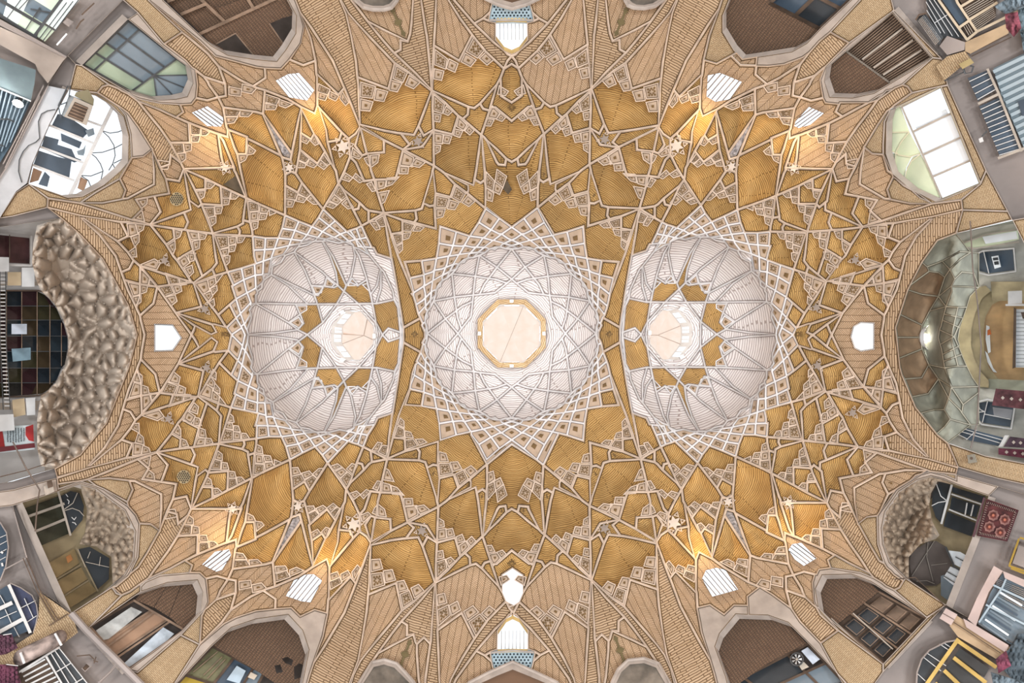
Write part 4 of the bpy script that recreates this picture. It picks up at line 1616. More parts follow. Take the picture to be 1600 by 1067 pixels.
# bright arched window with the air cooler
root, p = window('window_13', 'bright arched window open to the sky behind a hanging air cooler', '108,140 150,150 174,165 192,183 200,214 199,253 187,267 162,288 129,306 106,308 45,287 52,255 78,195', 0.25, Stone(), back=0)
bars(root, 'transom', ['176,167 109,306'], 6, 0.15, Wd_white(), 0.1)
bars(root, 'mullion', ['78,196 147,224', '62,229 130,254', '52,258 116,282', '112,180 160,197'], 3.5, 0.17, Wd_white(), 0.08)
bars(root, 'tracery', ['159,204 172,208 185,206 197,201', '159,204 170,214 178,227 180,243 176,256 170,266', '141,239 160,238 178,232 199,221', '141,239 150,246 157,256 161,267 158,280', '178,255 190,249 199,243', '176,256 182,268', '126,274 142,275 160,268', '126,274 138,282 144,297'], 1.5, 0.18, Iron(), 0.03)
m = G_blue()
panel(root, 'pane', P('80,198 128,217 140,205 104,180 90,178'), 0.22, m, step=40)
panel(root, 'pane', P('70,212 92,218 90,226 112,233 118,246 128,250 116,254 64,231'), 0.22, m, step=40)
panel(root, 'pane', P('95,208 128,222 124,232 96,220'), 0.24, G_blue(), step=40)
panel(root, 'pane', P('60,235 90,245 112,250 108,280 52,258'), 0.22, m, step=40)
panel(root, 'board', P('52,262 66,268 60,282 46,286'), 0.2, plain('brown_board', (0.36, 0.22, 0.14), 0.6), step=40)
panel(root, 'board', P('126,276 137,282 131,299 121,294'), 0.2, plain('brown_board', (0.36, 0.22, 0.14), 0.6), step=40)
panel(root, 'cloth_bundle', P('70,268 60,288 74,292 78,276'), 0.15, G_blue(), step=40)
for q in ('128,236 134,226 132,240 126,243', '133,204 146,200 148,210 138,214', '120,236 132,232 131,243 122,242'):
    panel(root, 'stored_jar', P(q), 0.2, G_grey(), step=40)

# ------------------------------------------------------------------ corner with the striped shutters
root, p = window('window_14', 'tall arch filled with patterned brown brick above dark blue panes', '1390,-60 1329,0 1280,46 1260,67 1237,80 1200,86 1160,92 1147,78 1130,50 1130,25 1140,0 1165,-60', 0.3)
panel(root, 'screen_panel', P('1168,-57 1142,0 1132,25 1132,50 1148,77 1161,91 1200,85 1236,79 1259,66 1279,46 1203,5 1190,-57'), 0.26, Tymp(), step=16)
a, b, c, d = (1203, 5), (1281, 45), (1340, -12), (1262, -52)
panes(root, a, b, c, d, [0, 0.5, 1], [0, 0.55, 1], 0.3, [G_blue(), G_blue(), G_dark(), G_blue()], Wd_dark(), 6.0)
frame(root, 'outer_frame', [a, b, c, d], 6, 0.24, Wd_dark())
panel(root, 'backing', P('1180,-57 1200,10 1290,60 1400,-57'), 0.7, Inner(), step=40)

root, p = window('window_15', 'arch with striped dark shutters under patterned brown brick', '1322,80 1292,107 1289,127 1297,151 1332,152 1365,145 1457,90 1395,18', 0.28)
panel(root, 'screen_panel', P('1322,81 1293,108 1290,127 1298,150 1332,151 1364,144 1390,129'), 0.24, Tymp(), step=14)
a, b, c, d = (1322, 80), (1390, 129), (1456, 90), (1394, 19)
panel(root, 'backing', [a, b, c, d], 0.34, Wd_dark(), step=40)
for k in range(24):
    t = 0.02 + 0.96 * k / 23
    bars(root, 'slat', [[lerp(a, b, t), lerp(d, c, t)]], 1.5, 0.27, Wd_mid(), 0.05)
for t in (0.32, 0.58, 0.80):
    bars(root, 'shutter_stile', [[lerp(lerp(a, b, t), lerp(d, c, t), 0.06), lerp(lerp(a, b, t), lerp(d, c, t), 0.94)]], 3.0, 0.22, Wd_pale(), 0.06)
frame(root, 'outer_frame', [a, b, c, d], 3.0, 0.22, Wd_pale())

root, p = window('window_16', 'bright arched window with pale green fan glass above white panes', '1470,135 1407,165 1392,172 1386,192 1385,240 1395,272 1425,297 1462,314 1472,312 1532,287', 0.25, back=0)
gg = plain('glass_green_lit', (0.62, 0.66, 0.46), 0.3, noise=0.25, scale=0.7)
panel(root, 'fan_pane', P('1407,166 1392,174 1387,192 1386,206 1421,206'), 0.2, gg, t=0.02, step=30)
panel(root, 'fan_pane', P('1386,207 1421,206 1408,224 1400,240 1386,236'), 0.2, gg, t=0.02, step=30)
panel(root, 'fan_pane', P('1421,206 1439,240 1425,244 1400,240 1408,224'), 0.2, gg, t=0.02, step=30)
panel(root, 'fan_pane', P('1386,238 1400,240 1425,244 1416,262 1412,285 1396,272'), 0.2, gg, t=0.02, step=30)
panel(root, 'fan_pane', P('1439,241 1455,272 1470,311 1462,313 1426,297 1413,286 1417,262 1426,245'), 0.2, gg, t=0.02, step=30)
a, b, c, d = (1409, 167), (1470, 136), (1531, 287), (1472, 311)
def pm(i, j): return [None, G_white(), G_white(), None][j]
panes(root, a, b, c, d, [0, 1], [0, 0.27, 0.52, 0.76, 1], 0.16, pm, Wd_pale(), 3.0)
for q in ('1428,195 1478,170 1490,195 1455,214 1436,208', '1458,220 1495,205 1502,226 1468,243'):
    panel(root, 'paper_screen', P(q), 0.24, G_white(), t=0.02, step=40)
bars(root, 'tracery', ['1386,207 1421,206 1408,222 1400,238 1404,242 1422,245 1438,240', '1400,240 1386,232', '1438,241 1424,252 1416,268 1413,284', '1400,240 1397,260'], 1.6, 0.15, plain('cream_paint', (0.66, 0.60, 0.42), 0.5))
frame(root, 'outer_frame', p, 2.5, 0.12, plain('cream_paint', (0.66, 0.60, 0.42), 0.5))

# ------------------------------------------------------------------ corner with the white curtains
root, p = window('window_17', 'wide arch of brown brick screens above white curtains', '220,925 262,911 308,907 316,925 313,955 285,985 200,1046 140,980', 0.3)
a, b, c, d = (141, 979), (209, 938), (288, 984), (201, 1045)
panel(root, 'screen_panel', P('211,937 221,926 262,912 240,949'), 0.26, Tymp(), step=14)
panel(root, 'screen_panel', P('241,949 263,912 285,909 263,963'), 0.26, Tymp(), step=14)
panel(root, 'screen_panel', P('264,963 286,909 307,908 315,925 312,955 287,983'), 0.26, Tymp(), step=14)
panes(root, a, b, c, d, [0, 1], [0, 0.34, 0.66, 1], 0.28, lambda i, j: [None, plain('brown_board', (0.36, 0.22, 0.14), 0.6), None][j], Wd_mid(), 3.0)
panel(root, 'curtain', P('150,985 205,948 222,956 170,998 160,1000'), 0.26, plain('curtain_grey', (0.46, 0.46, 0.44), 0.9, noise=0.3, scale=5), step=14)
panel(root, 'curtain', P('192,1038 255,980 272,990 262,1000 210,1044'), 0.26, plain('curtain_blue', (0.50, 0.56, 0.62), 0.9, noise=0.25, scale=5), step=14)
panel(root, 'backing', [a, b, c, d], 0.5, Inner(), step=40)
bars(root, 'mullion', ['168,1010 240,957', '182,1028 264,972'], 3, 0.24, Wd_mid())
frame(root, 'outer_frame', [a, b, c, d], 3.5, 0.24, Wd_mid())

root, p = window('window_18', 'tall arch of brown brick screen with cut square holes', '400,968 450,961 472,985 482,1015 475,1050 462,1120 240,1120 265,1080 331,1009 362,981', 0.3)
hs = [P(s) for s in ('440,1029 449,1026 458,1031 456,1040 446,1036', '429,1040 438,1038 442,1050 432,1052', '459,1042 468,1036 476,1040 470,1058 460,1062')]
panel(root, 'screen_panel', P('333,1008 363,982 400,970 450,962 471,985 481,1015 474,1050 464,1090 398,1046'), 0.26, Tymp(), holes=hs, step=12)
panel(root, 'backing', P('300,1000 400,960 500,1000 480,1112 250,1112'), 0.9, Inner(), step=40)
a, b, c, d = (332, 1010), (412, 1052), (380, 1112), (262, 1085)
panes(root, a, b, c, d, [0, 0.42, 0.80, 1], [0, 0.6, 1], 0.3, [plain('olive_pane', (0.16, 0.15, 0.08), 0.2, noise=0.3), plain('yellow_pane', (0.50, 0.34, 0.06), 0.3), G_blue(), G_dark(), G_grey(), G_dark()], Wd_dark(), 4.0)
panel(root, 'poster', P('370,1040 384,1048 374,1068 354,1062'), 0.24, plain('poster_blue', (0.42, 0.52, 0.60), 0.5, noise=0.2), step=30)
panel(root, 'poster', P('392,1050 402,1055 397,1062 387,1058'), 0.24, plain('poster_cream', (0.55, 0.47, 0.38), 0.5), step=30)
bars(root, 'mullion', ['347,1026 318,1055', '352,1030 324,1060', '340,1018 302,1050'], 1.2, 0.27, Wd_mid())

# ------------------------------------------------------------------ corner with the panelled shutters
root, p = window('window_19', 'arch with dark panelled shutters under patterned brown brick', '1275,920 1285,899 1330,898 1360,909 1448,965 1380,1037 1300,970 1280,950', 0.28)
a, b, c, d = (1309, 976), (1374, 925), (1447, 966), (1380, 1036)
panel(root, 'screen_panel', P('1276,920 1286,900 1330,899 1359,910 1374,924 1310,974 1300,969 1281,949'), 0.24, Tymp(), step=14)
panel(root, 'backing', [a, b, c, d], 0.32, Wd_dark(), step=40)
for u0, u1 in ((0.06, 0.30), (0.36, 0.62), (0.68, 0.95)):
    for v0, v1 in ((0.08, 0.36), (0.42, 0.66), (0.72, 0.94)):
        q = quad(a, b, c, d, u0, u1, v0, v1)
        panel(root, 'shutter_panel', q, 0.27, plain('shutter_brown', (0.17, 0.115, 0.08), 0.5, noise=0.3, scale=4) if (u0 > 0.5) else G_dark(), step=40)
        frame(root, 'panel_moulding', quad(a, b, c, d, u0 + .02, u1 - .02, v0 + .02, v1 - .02), 1.2, 0.25, Wd_mid(), 0.04)
bars(root, 'shutter_stile', [[lerp(a, b, t), lerp(d, c, t)] for t in (0.0, 0.33, 0.65, 1.0)], 3.0, 0.24, Wd_mid())
bars(root, 'curtain_rail', ['1299,966 1378,1040', '1333,958 1395,1014'], 1.8, 0.1, Wd_pale(), 0.04)

root, p = window('window_20', 'tall arch of patterned brown brick above a window with a fan', '1200,962 1150,960 1125,990 1118,1010 1135,1057 1150,1120 1365,1120 1319,1064 1262,1004 1231,973', 0.3)
panel(root, 'screen_panel', P('1200,964 1151,962 1127,990 1120,1010 1136,1056 1145,1075 1200,1036 1260,1005 1231,975'), 0.26, Tymp(), step=14)
a, b, c, d = (1140, 1070), (1262, 1006), (1318, 1066), (1200, 1112)
panes(root, a, b, c, d, [0, 0.18, 0.74, 1], [0, 0.5, 1], 0.3, [G_dark(), G_grey(), G_dark(), G_grey(), None, G_grey()], Wd_dark(), 4.0)
panel(root, 'backing', [a, b, c, d], 0.6, Inner(), step=40)
panel(root, 'pane', P('1252,1017 1262,1011 1281,1030 1270,1038'), 0.27, plain('pane_lit', (0.55, 0.60, 0.68), 0.2, noise=0.3), step=30)
fx, fy = 1245, 1030
mb = MB()
for k in range(7):
    t = 2 * math.pi * k / 7
    o = [(fx + 1.5 * math.cos(t), fy + 1.5 * math.sin(t)), (fx + 8 * math.cos(t - 0.25), fy + 8 * math.sin(t - 0.25)), (fx + 8 * math.cos(t + 0.2), fy + 8 * math.sin(t + 0.2))]
    A = [rw(x, y, 0.22 + 0.02 * (j == 2)) for j, (x, y) in enumerate(o)]; B = [rw(x, y, 0.25) for x, y in o]
    mb.add(A + B, [(0, 1, 2), (3, 5, 4), (0, 1, 4, 3), (1, 2, 5, 4), (2, 0, 3, 5)])
fan = empty('extractor_fan', rw(fx, fy, 0.25), label='small white-bladed fan in the window under the brown brick arch', cat='fan')
mb.build('blade_wheel', Wd_white(), fan)
mb = MB(); strip(mb, [(fx + 10 * math.cos(t), fy + 10 * math.sin(t)) for t in np.linspace(0, 6.28, 17)], 2.0, 0.2, 0.08); mb.build('fan_ring', Iron(), fan)
panel(fan, 'fan_motor', [(fx + 2 * math.cos(t), fy + 2 * math.sin(t)) for t in np.linspace(0, 5.5, 8)], 0.19, Wd_pale(), step=20)
panel(fan, 'fan_plate', P('1248,1039 1256,1034 1264,1042 1253,1047'), 0.25, plain('poster_cream', (0.55, 0.47, 0.38), 0.5), step=30)

# ------------------------------------------------------------------ small arches and lattice lights on the long sides
for i, (q, lb) in enumerate(((0, 'back'), (2, 'front'))):
    s = 1 if q == 0 else -1
    root = empty('window_%d' % (21 + i), at(800, 40 if q == 0 else 1000, 0.3), kind='structure', cat='window',
                 label='bright pointed light with a pierced turquoise grille ' + ('on the side of the torn lattice screen' if q == 0 else 'on the side of the sunlit arch'))
    def half(pts):
        l = quarter(q, P(pts)); r = quarter(q + 1, P(pts))
        return clean(l + r[::-1], 1.0)
    hb = orient(half('799.5,84 788,79 775,62 775,35 799.5,34'))
    hl = orient(half('799.5,33 764,33 770,3 785,11 799.5,14'))
    reveal(root, hb, 0, 0.10, plain('reveal_gold', (0.55, 0.36, 0.13), 0.7))
    reveal(root, hl, 0, 0.05, Stone())
    bars(root, 'sill', [[hl[0], hl[1]]] if False else [quarter(q, [(763, 35)]) + quarter(q + 1, [(763, 35)])], 4.0, 0.05, plain('turquoise_sill', (0.45, 0.52, 0.55), 0.4), 0.12)
    # pierced screen: rows of round holes
    xs = [a[0] for a in hl]; ys = [a[1] for a in hl]
    holes = []
    y = min(ys) + 3.0; r = 0
    while y < max(ys) - 2:
        x = min(xs) + (2.8 if r % 2 else 0)
        while x < max(xs):
            hx = [(x + 1.7 * math.cos(t), y + 1.7 * math.sin(t)) for t in np.linspace(0, 2 * math.pi * 5 / 6, 6)]
            if all(in_poly(a, b, ins(hl, 1.2)) for a, b in hx): holes.append(orient(hx))
            x += 5.6
        y += 4.6; r += 1
    vs, tris = mesh2d(hl, 30.0, [])
    pts2 = []
    mb = MB()
    # web of the screen triangulated with its holes
    loops = [hl] + holes
    allp, edges = [], []
    for l in loops:
        n0 = len(allp); allp += l; edges += [(n0 + k, n0 + (k + 1) % len(l)) for k in range(len(l))]
    rr = delaunay_2d_cdt([Vector(v) for v in allp], edges, [], 0, 1e-4)
    vv = [(v.x, v.y) for v in rr[0]]
    tt = []
    for f in rr[2]:
        c0 = centre([vv[k] for k in f])
        if in_poly(c0[0], c0[1], hl) and not any(in_poly(c0[0], c0[1], h) for h in holes): tt.append(tuple(f))
    mb.add([at(x, y, 0.10) for x, y in vv], tt)
    mb.build('pierced_screen', plain('turquoise_glaze', (0.38, 0.50, 0.56), 0.35, noise=0.12), root)
    mb = MB(); mb.add([at(x, y, 0.55) for x, y in inset(hl, -3)], [tuple(range(len(hl)))])
    mb.build('backing', plain('night_blue', (0.03, 0.05, 0.07), 0.8), root)
    for k in range(1, 8):
        t = k / 8
        aa = quarter(q, [(775, 36)])[0]; bb = quarter(q + 1, [(775, 36)])[0]
        top = quarter(q, [(775 + 0, 62)])[0]; top2 = quarter(q + 1, [(775, 62)])[0]
        mb = MB(); mb.bar(at(*lerp(aa, bb, t), 0.5), at(*lerp(top, top2, t), 0.5), 0.02, 0.02); mb.build('grille_bar', Wd_white(), root)
# ------------------------------------------------------------------ great niche with stucco muqarnas (short side)
RIM_L = P('95,341 125,367 160,405 185,450 200,478 208,505 213,523 208,545 200,575 182,620 166,660 125,710 85,732')
nl = empty('muqarnas_niche', rw(100, 525, 0.6), label='great arched niche lined with plain stucco muqarnas above a dark stained window', cat='niche')
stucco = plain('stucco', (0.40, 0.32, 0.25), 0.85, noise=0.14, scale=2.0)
big_win = P('66,456 85,474 99,500 106,524 107,545 101,572 88,597 72,613')
def d_left(x, y):
    e = float(edge_dist(np.array([x]), np.array([y]), RIM_L + [(40, 740), (40, 335)])[0])
    return 1.7 * min(1.0, max(0.0, (e - 1.5) / 95.0)) ** 0.8
poly = RIM_L + P('64,728 58,700 58,655 64,618') + big_win[::-1] + P('62,450 56,436 50,410 52,380 58,352')
panel(nl, 'rear_wall', RIM_L + P('-46,770 -46,340'), 2.6, stucco, step=60)
muqarnas(nl, poly, [], d_left, 21.0, stucco, relief=0.34, seed=4, step=2.6)
# lower zone of the niche: white frame, dark stained window, side boxes
white = plain('white_plaster', (0.52, 0.48, 0.45), 0.7, noise=0.08)
panel(nl, 'back_wall', P('66,352 -46,360 -46,770 70,735 66,612 58,640 0,640 0,440 58,440'), 1.75, white, step=40)
panel(nl, 'window_surround', P('-46,445 60,446 70,450 90,470 104,498 112,526 112,548 105,576 92,602 75,620 60,626 -46,632'), 1.62, white, step=40)
panel(nl, 'back_wall', P('-46,345 80,345 80,350 -46,372'), 1.4, white, step=40)
sg = [plain('stain_%d' % i, c, 0.12, noise=0.35, scale=2.0) for i, c in enumerate([(0.018, 0.026, 0.032), (0.036, 0.025, 0.014), (0.022, 0.021, 0.019), (0.028, 0.025, 0.013), (0.028, 0.012, 0.014), (0.012, 0.017, 0.022)])]
win = orient(P('-46,455 60,455 66,457 85,474 99,500 106,524 107,545 101,572 88,597 72,613 60,617 -46,622'))
rowsy = [455, 478, 500, 525, 549, 575, 598, 622]
colsx = [-46, 10, 34, 58, 78, 96, 110]
rnd = random.Random(3)
for i in range(len(colsx) - 1):
    for j in range(len(rowsy) - 1):
        q = [(colsx[i], rowsy[j]), (colsx[i + 1], rowsy[j]), (colsx[i + 1], rowsy[j + 1]), (colsx[i], rowsy[j + 1])]
        # clip against the arch by moving corners inwards
        q2 = []
        for x, y in q:
            while x > -46 and not in_poly(x, y, win):
                x -= 1.5 if x > 40 else 0
                y += 0.9 if y < 530 else -0.9
                if abs(y - 530) < 2: break
            q2.append((x, y))
        q2 = clean(q2, 1.5)
        if len(q2) >= 3 and abs(area2(q2)) > 60:
            panel(nl, 'stained_pane', q2, 1.56, rnd.choice(sg), t=0.02, step=60)
bars(nl, 'window_bar', [[(x, 456 if x < 66 else 476 + (x - 78) * 1.6), (x, 617 if x < 66 else 600 - (x - 78) * 1.6)] for x in colsx[1:-1]], 1.3, 1.52, Wd_mid(), 0.04)
bars(nl, 'window_bar', [[(-46, y), (66 + 38 * math.sqrt(max(0, 1 - ((y - 536) / 82) ** 2)), y)] for y in rowsy[1:-1]], 1.1, 1.53, Iron(), 0.03)
bars(nl, 'window_frame', [[(-46, 454)] + P('60,454 67,456 86,473 100,500 107,524 108,545 102,572 89,598 73,614 60,618') + [(-46, 623)]], 2.2, 1.5, Wd_dark(), 0.06)
panel(nl, 'inner_light', P('18,506 42,506 42,522 18,522'), 1.50, plain('pane_lit', (0.55, 0.60, 0.68), 0.2, noise=0.3), step=30)
panel(nl, 'inner_light', P('18,545 48,543 48,562 20,565'), 1.50, plain('pane_lit2', (0.20, 0.30, 0.36), 0.2, noise=0.3), step=30)
# ladder-like conduit at the edge
lad = empty('wall_ladder', rw(6, 540, 1.3), label='narrow metal ladder hanging in front of the dark stained window', cat='ladder')
bars(lad, 'rail', ['9,420 9,525 16,640', '0,420 0,525 5,640'], 1.4, 1.28, Iron(), 0.05)
bars(lad, 'rung', [[(1 + 0.06 * max(0, y - 525), y), (9 + 0.06 * max(0, y - 525), y)] for y in range(424, 640, 6)], 2.0, 1.28, Wd_white(), 0.04)
# side openings in the niche
w = empty('window_23', rw(25, 388, 1.3), label='small dark red window beside the great stucco niche, above the white box', cat='window', kind='structure')
panel(w, 'pane', P('-46,362 46,372 46,412 -46,408'), 1.2, plain('red_dark_pane', (0.07, 0.03, 0.03), 0.2, noise=0.4), step=40)
frame(w, 'frame', P('-46,358 49,369 49,415 -46,412'), 3.0, 1.15, white)
bars(w, 'mullion', ['15,366 15,410'], 1.5, 1.16, Wd_dark())
s = empty('shop_sign', rw(25, 685, 1.2), label='pale shop sign with lines of lettering between red ends', cat='sign')
panel(s, 'board', P('-46,668 52,664 54,702 -46,712'), 1.15, plain('sign_white', (0.62, 0.68, 0.68), 0.4, noise=0.06), step=40)
for q in ('40,667 52,663 53,690 45,688 40,680', '-46,676 4,674 8,700 -46,708'):
    panel(s, 'red_ornament', P(q), 1.11, plain('sign_red', (0.36, 0.03, 0.03), 0.5, noise=0.3), step=30)
panel(s, 'lower_edge', P('-46,704 54,692 55,699 -46,712'), 1.10, plain('sign_red_dark', (0.15, 0.03, 0.035), 0.5), step=30)
rnd = random.Random(8)
for k in range(7):
    x = 12 + k * 4.2
    mb = MB(); y = 669.0
    while y < 690:
        h = rnd.uniform(1.0, 3.4)
        strip(mb, [(x + rnd.uniform(-0.4, 0.4), y), (x + rnd.uniform(-0.6, 0.6), min(y + h, 691))], 1.1, 1.10, 0.04); y += h + 1.1
    mb.build('lettering', plain('ink', (0.05, 0.06, 0.07), 0.6), s)
bx = empty('wall_box', rw(40, 430, 1.0), label='white meter box beside the ladder, nearer the dark red window', cat='box')
panel(bx, 'body', P('-46,400 14,402 14,424 -46,426'), 0.9, Wd_white(), t=0.4, step=40)
bx = empty('wall_box', rw(40, 435, 1.0), label='white cupboard door between the dark red window and stained window', cat='box')
panel(bx, 'body', P('34,418 54,418 54,448 34,448'), 1.2, Wd_white(), t=0.3, step=40)
panel(bx, 'side_board', P('12,425 33,425 33,446 12,446'), 1.25, plain('pier_tan', (0.50, 0.38, 0.24), 0.7), t=0.2, step=40)
bx = empty('wall_box', rw(40, 637, 1.0), label='white cupboard door between the stained window and the shop sign', cat='box')
panel(bx, 'body', P('40,622 55,621 55,648 42,649'), 1.2, Wd_white(), t=0.3, step=40)
panel(bx, 'side_board', P('19,625 38,622 40,648 21,652'), 1.25, plain('pier_tan', (0.50, 0.38, 0.24), 0.7), t=0.2, step=40)
bx = empty('wall_box', rw(10, 660, 1.0), label='white meter box under the ladder, nearer the shop sign', cat='box')
panel(bx, 'body', P('-46,650 21,647 23,672 -46,678'), 0.9, Wd_white(), t=0.4, step=40)

# ------------------------------------------------------------------ deep brick niche on the opposite short side
RIM_R = P('1494,365 1465,376 1441,410 1419,453 1400,512 1407,575 1410,586 1431,636 1465,679 1481,692')
nr = empty('brick_niche', rw(1500, 525, 0.8), label='deep arched niche with folded grey-green rib vaulting and inner arch', cat='niche')
R_ALL = RIM_R + P('1640,740 1640,330')
def d_right(x, y):
    e = float(edge_dist(np.array([x]), np.array([y]), RIM_R)[0])
    return 2.2 * min(1.0, max(0.0, e / 80.0)) ** 0.9
RN = [P(q) for q in '''
1441,410 1449,417 1472,408 1484,421 1476,433 1466,463 1452,486 1441,508 1438,527 1441,545 1451,570 1466,592 1482,622 1475,640 1485,655 1517,664
1449,417 1452,424 1466,426 1476,433
1466,463 1486,447 1492,436 1484,421 1500,405 1517,394
1472,408 1500,393 1517,394
1486,447 1530,449
1478,479 1487,455 1486,447
1466,463 1478,479 1511,480
1452,486 1478,479 1470,510 1466,527 1471,545 1476,575 1451,570
1459,508 1468,515 1491,526 1471,537
1511,480 1491,526 1511,572 1476,575
1476,575 1487,605 1530,604
1466,592 1487,605 1482,622
1482,622 1500,640 1517,664
1487,605 1505,632 1527,615
1500,393 1475,400 1465,400
1465,676 1475,667 1485,655
1430,440 1452,424
1419,453 1441,460 1466,463
1404,490 1441,508
1402,527 1438,527
1404,560 1441,545
1414,592 1440,590 1451,570
1425,620 1450,615 1466,592
1440,645 1460,640 1475,640
1492,436 1503,425 1522,427 1530,449
1505,632 1503,645 1517,664
1486,493 1505,497
1484,505 1500,512
1497,480 1489,515
1486,560 1505,553
1484,548 1500,540
1497,572 1489,540
'''.strip().splitlines()]
inner_rim = P('1540,446 1530,449 1516,463 1511,480 1499,512 1497,530 1500,545 1511,572 1520,590 1530,604 1545,606')
RN += [inner_rim, RIM_R, P('1494,365 1517,394 1530,395'), P('1481,692 1517,664 1530,664'), P('1530,395 1530,449'), P('1530,604 1530,664')]
rfaces, _ = arrange(RN, tol=1.6)
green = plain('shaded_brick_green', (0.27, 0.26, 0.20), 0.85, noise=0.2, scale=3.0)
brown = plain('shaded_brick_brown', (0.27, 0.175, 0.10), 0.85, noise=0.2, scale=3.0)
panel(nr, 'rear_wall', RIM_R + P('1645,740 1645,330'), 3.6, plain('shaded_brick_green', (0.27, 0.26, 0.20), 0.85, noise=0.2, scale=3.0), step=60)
rr_mb = MB()
for f in rfaces:
    a = area2(f) / 2
    if a < 12 or a > 9000: continue
    cx, cy = centre(f)
    if not in_poly(cx, cy, R_ALL): continue
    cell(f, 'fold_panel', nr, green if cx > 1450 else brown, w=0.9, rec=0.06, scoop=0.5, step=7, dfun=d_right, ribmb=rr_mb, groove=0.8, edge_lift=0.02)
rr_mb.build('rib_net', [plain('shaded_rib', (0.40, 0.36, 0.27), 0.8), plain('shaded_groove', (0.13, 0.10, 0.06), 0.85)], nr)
# brick intrados and inner recess
panel(nr, 'inner_arch_band', inner_rim + P('1545,595 1532,580 1522,560 1517,540 1518,512 1524,488 1534,466 1548,455'), 2.15, plain('inner_brick', (0.34, 0.27, 0.15), 0.85, noise=0.25), t=0.3, step=14)
panel(nr, 'inner_arch_band', P('1548,455 1534,466 1524,488 1518,512 1517,540 1522,560 1532,580 1545,595 1560,592 1545,575 1538,550 1536,520 1540,495 1550,476 1562,470'), 2.5, plain('inner_brick2', (0.42, 0.34, 0.20), 0.85, noise=0.25), t=0.3, step=14)
panel(nr, 'inner_wall', P('1562,470 1550,476 1540,495 1536,520 1538,550 1545,575 1560,592 1600,600 1645,600 1645,465 1600,465'), 2.9, plain('inner_ochre', (0.52, 0.33, 0.16), 0.7, noise=0.35, scale=1.5), step=30)
panel(nr, 'inner_wall', P('1548,440 1645,440 1645,470 1550,470'), 2.3, plain('inner_brick2', (0.42, 0.34, 0.20), 0.85, noise=0.25), step=40)
panel(nr, 'inner_wall', P('1545,592 1645,596 1645,615 1530,606'), 2.3, plain('inner_green', (0.36, 0.36, 0.27), 0.85, noise=0.25), step=40)
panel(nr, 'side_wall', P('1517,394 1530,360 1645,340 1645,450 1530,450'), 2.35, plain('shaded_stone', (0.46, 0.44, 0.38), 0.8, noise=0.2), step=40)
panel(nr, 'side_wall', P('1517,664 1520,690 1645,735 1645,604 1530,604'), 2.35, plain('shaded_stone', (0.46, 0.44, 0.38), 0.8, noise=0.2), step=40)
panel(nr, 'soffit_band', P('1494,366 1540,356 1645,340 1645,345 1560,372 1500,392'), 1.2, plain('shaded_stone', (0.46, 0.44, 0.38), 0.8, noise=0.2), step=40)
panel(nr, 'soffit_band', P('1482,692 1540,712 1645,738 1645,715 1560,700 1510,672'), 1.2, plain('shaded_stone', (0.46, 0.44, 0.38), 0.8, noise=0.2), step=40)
panel(nr, 'bright_opening', P('1541,508 1546,510 1548,550 1544,552 1540,530'), 2.8, G_white(), step=30)
panel(nr, 'bright_opening', P('1539,548 1543,552 1552,575 1558,582 1552,581 1543,566'), 2.8, G_white(), step=30)
panel(nr, 'orange_cloth', P('1543,516 1547,514 1549,522 1543,524'), 2.75, plain('orange_cloth', (0.6, 0.16, 0.05), 0.8), step=30)
pg = empty('wall_grille', rw(1594, 530, 2.4), label='white grid panel at the edge inside the deep brick niche', cat='grille')
panel(pg, 'board', P('1588,483 1645,483 1645,574 1586,574'), 2.45, G_white(), step=60)
bars(pg, 'wire', [[(1588, y), (1645, y)] for y in range(488, 574, 6)], 0.7, 2.42, Iron(), 0.02)
panel(pg, 'post', P('1584,480 1588,482 1587,574 1582,576'), 2.4, Wd_dark(), step=60)
panel(pg, 'dark_lamp', P('1595,488 1645,488 1645,498 1598,498'), 2.38, Wd_dark(), step=60)
ac = empty('air_conditioner', rw(1585, 464, 2.2), label='white air conditioner box beside the inner arch of the brick niche', cat='air conditioner')
panel(ac, 'body', P('1575,455 1597,454 1597,474 1575,475'), 1.9, Wd_white(), t=0.25, step=60)
panel(ac, 'drip_tray', P('1571,475 1645,474 1645,478 1571,478'), 1.88, Wd_white(), t=0.2, step=60)

# hanging dish lamp in the niche
lp = empty('dish_lamp', rw(1447, 527, 0.9), label='round white dish lamp with glowing bulb hanging in the brick niche', cat='lamp')
mb = MB()
c0 = rw(1447, 527, 0.9); n0 = (rw(1470, 527, 1.0) - c0).normalized()
u = Vector((0, 1, 0)); v2 = n0.cross(u).normalized(); u = v2.cross(n0)
rings = []
for r, h in ((0.02, -0.10), (0.12, -0.08), (0.22, -0.03), (0.28, 0.05)):
    rings.append([c0 + (u * math.cos(t) + v2 * math.sin(t)) * r + n0 * h for t in np.linspace(0, 2 * math.pi, 17)[:-1]])
for a, b in zip(rings[:-1], rings[1:]): mb.add(a + b, [(i, (i + 1) % 16, 16 + (i + 1) % 16, 16 + i) for i in range(16)])
mb.build('dish', plain('lamp_white', (0.8, 0.8, 0.8), 0.3, noise=0.03), lp, smooth=True)
mb = MB(); mb.add([c0 + Vector((0.07 * math.cos(a) * math.cos(b), 0.07 * math.sin(a) * math.cos(b), 0.07 * math.sin(b))) for b in np.linspace(-1.57, 1.57, 7) for a in np.linspace(0, 6.283, 11)[:-1]],
      [(i * 10 + k, i * 10 + (k + 1) % 10, (i + 1) * 10 + (k + 1) % 10, (i + 1) * 10 + k) for i in range(6) for k in range(10)])
mb.build('bulb', plain('bulb_glow', (1, 1, 1), 0.5, noise=0.0, emit=(1.0, 0.97, 0.9, 25.0)), lp)
mb = MB(); mb.tube([c0 + n0 * 0.2, rw(1462, 527, 1.45)], 0.012); mb.build('stem', Iron(), lp)
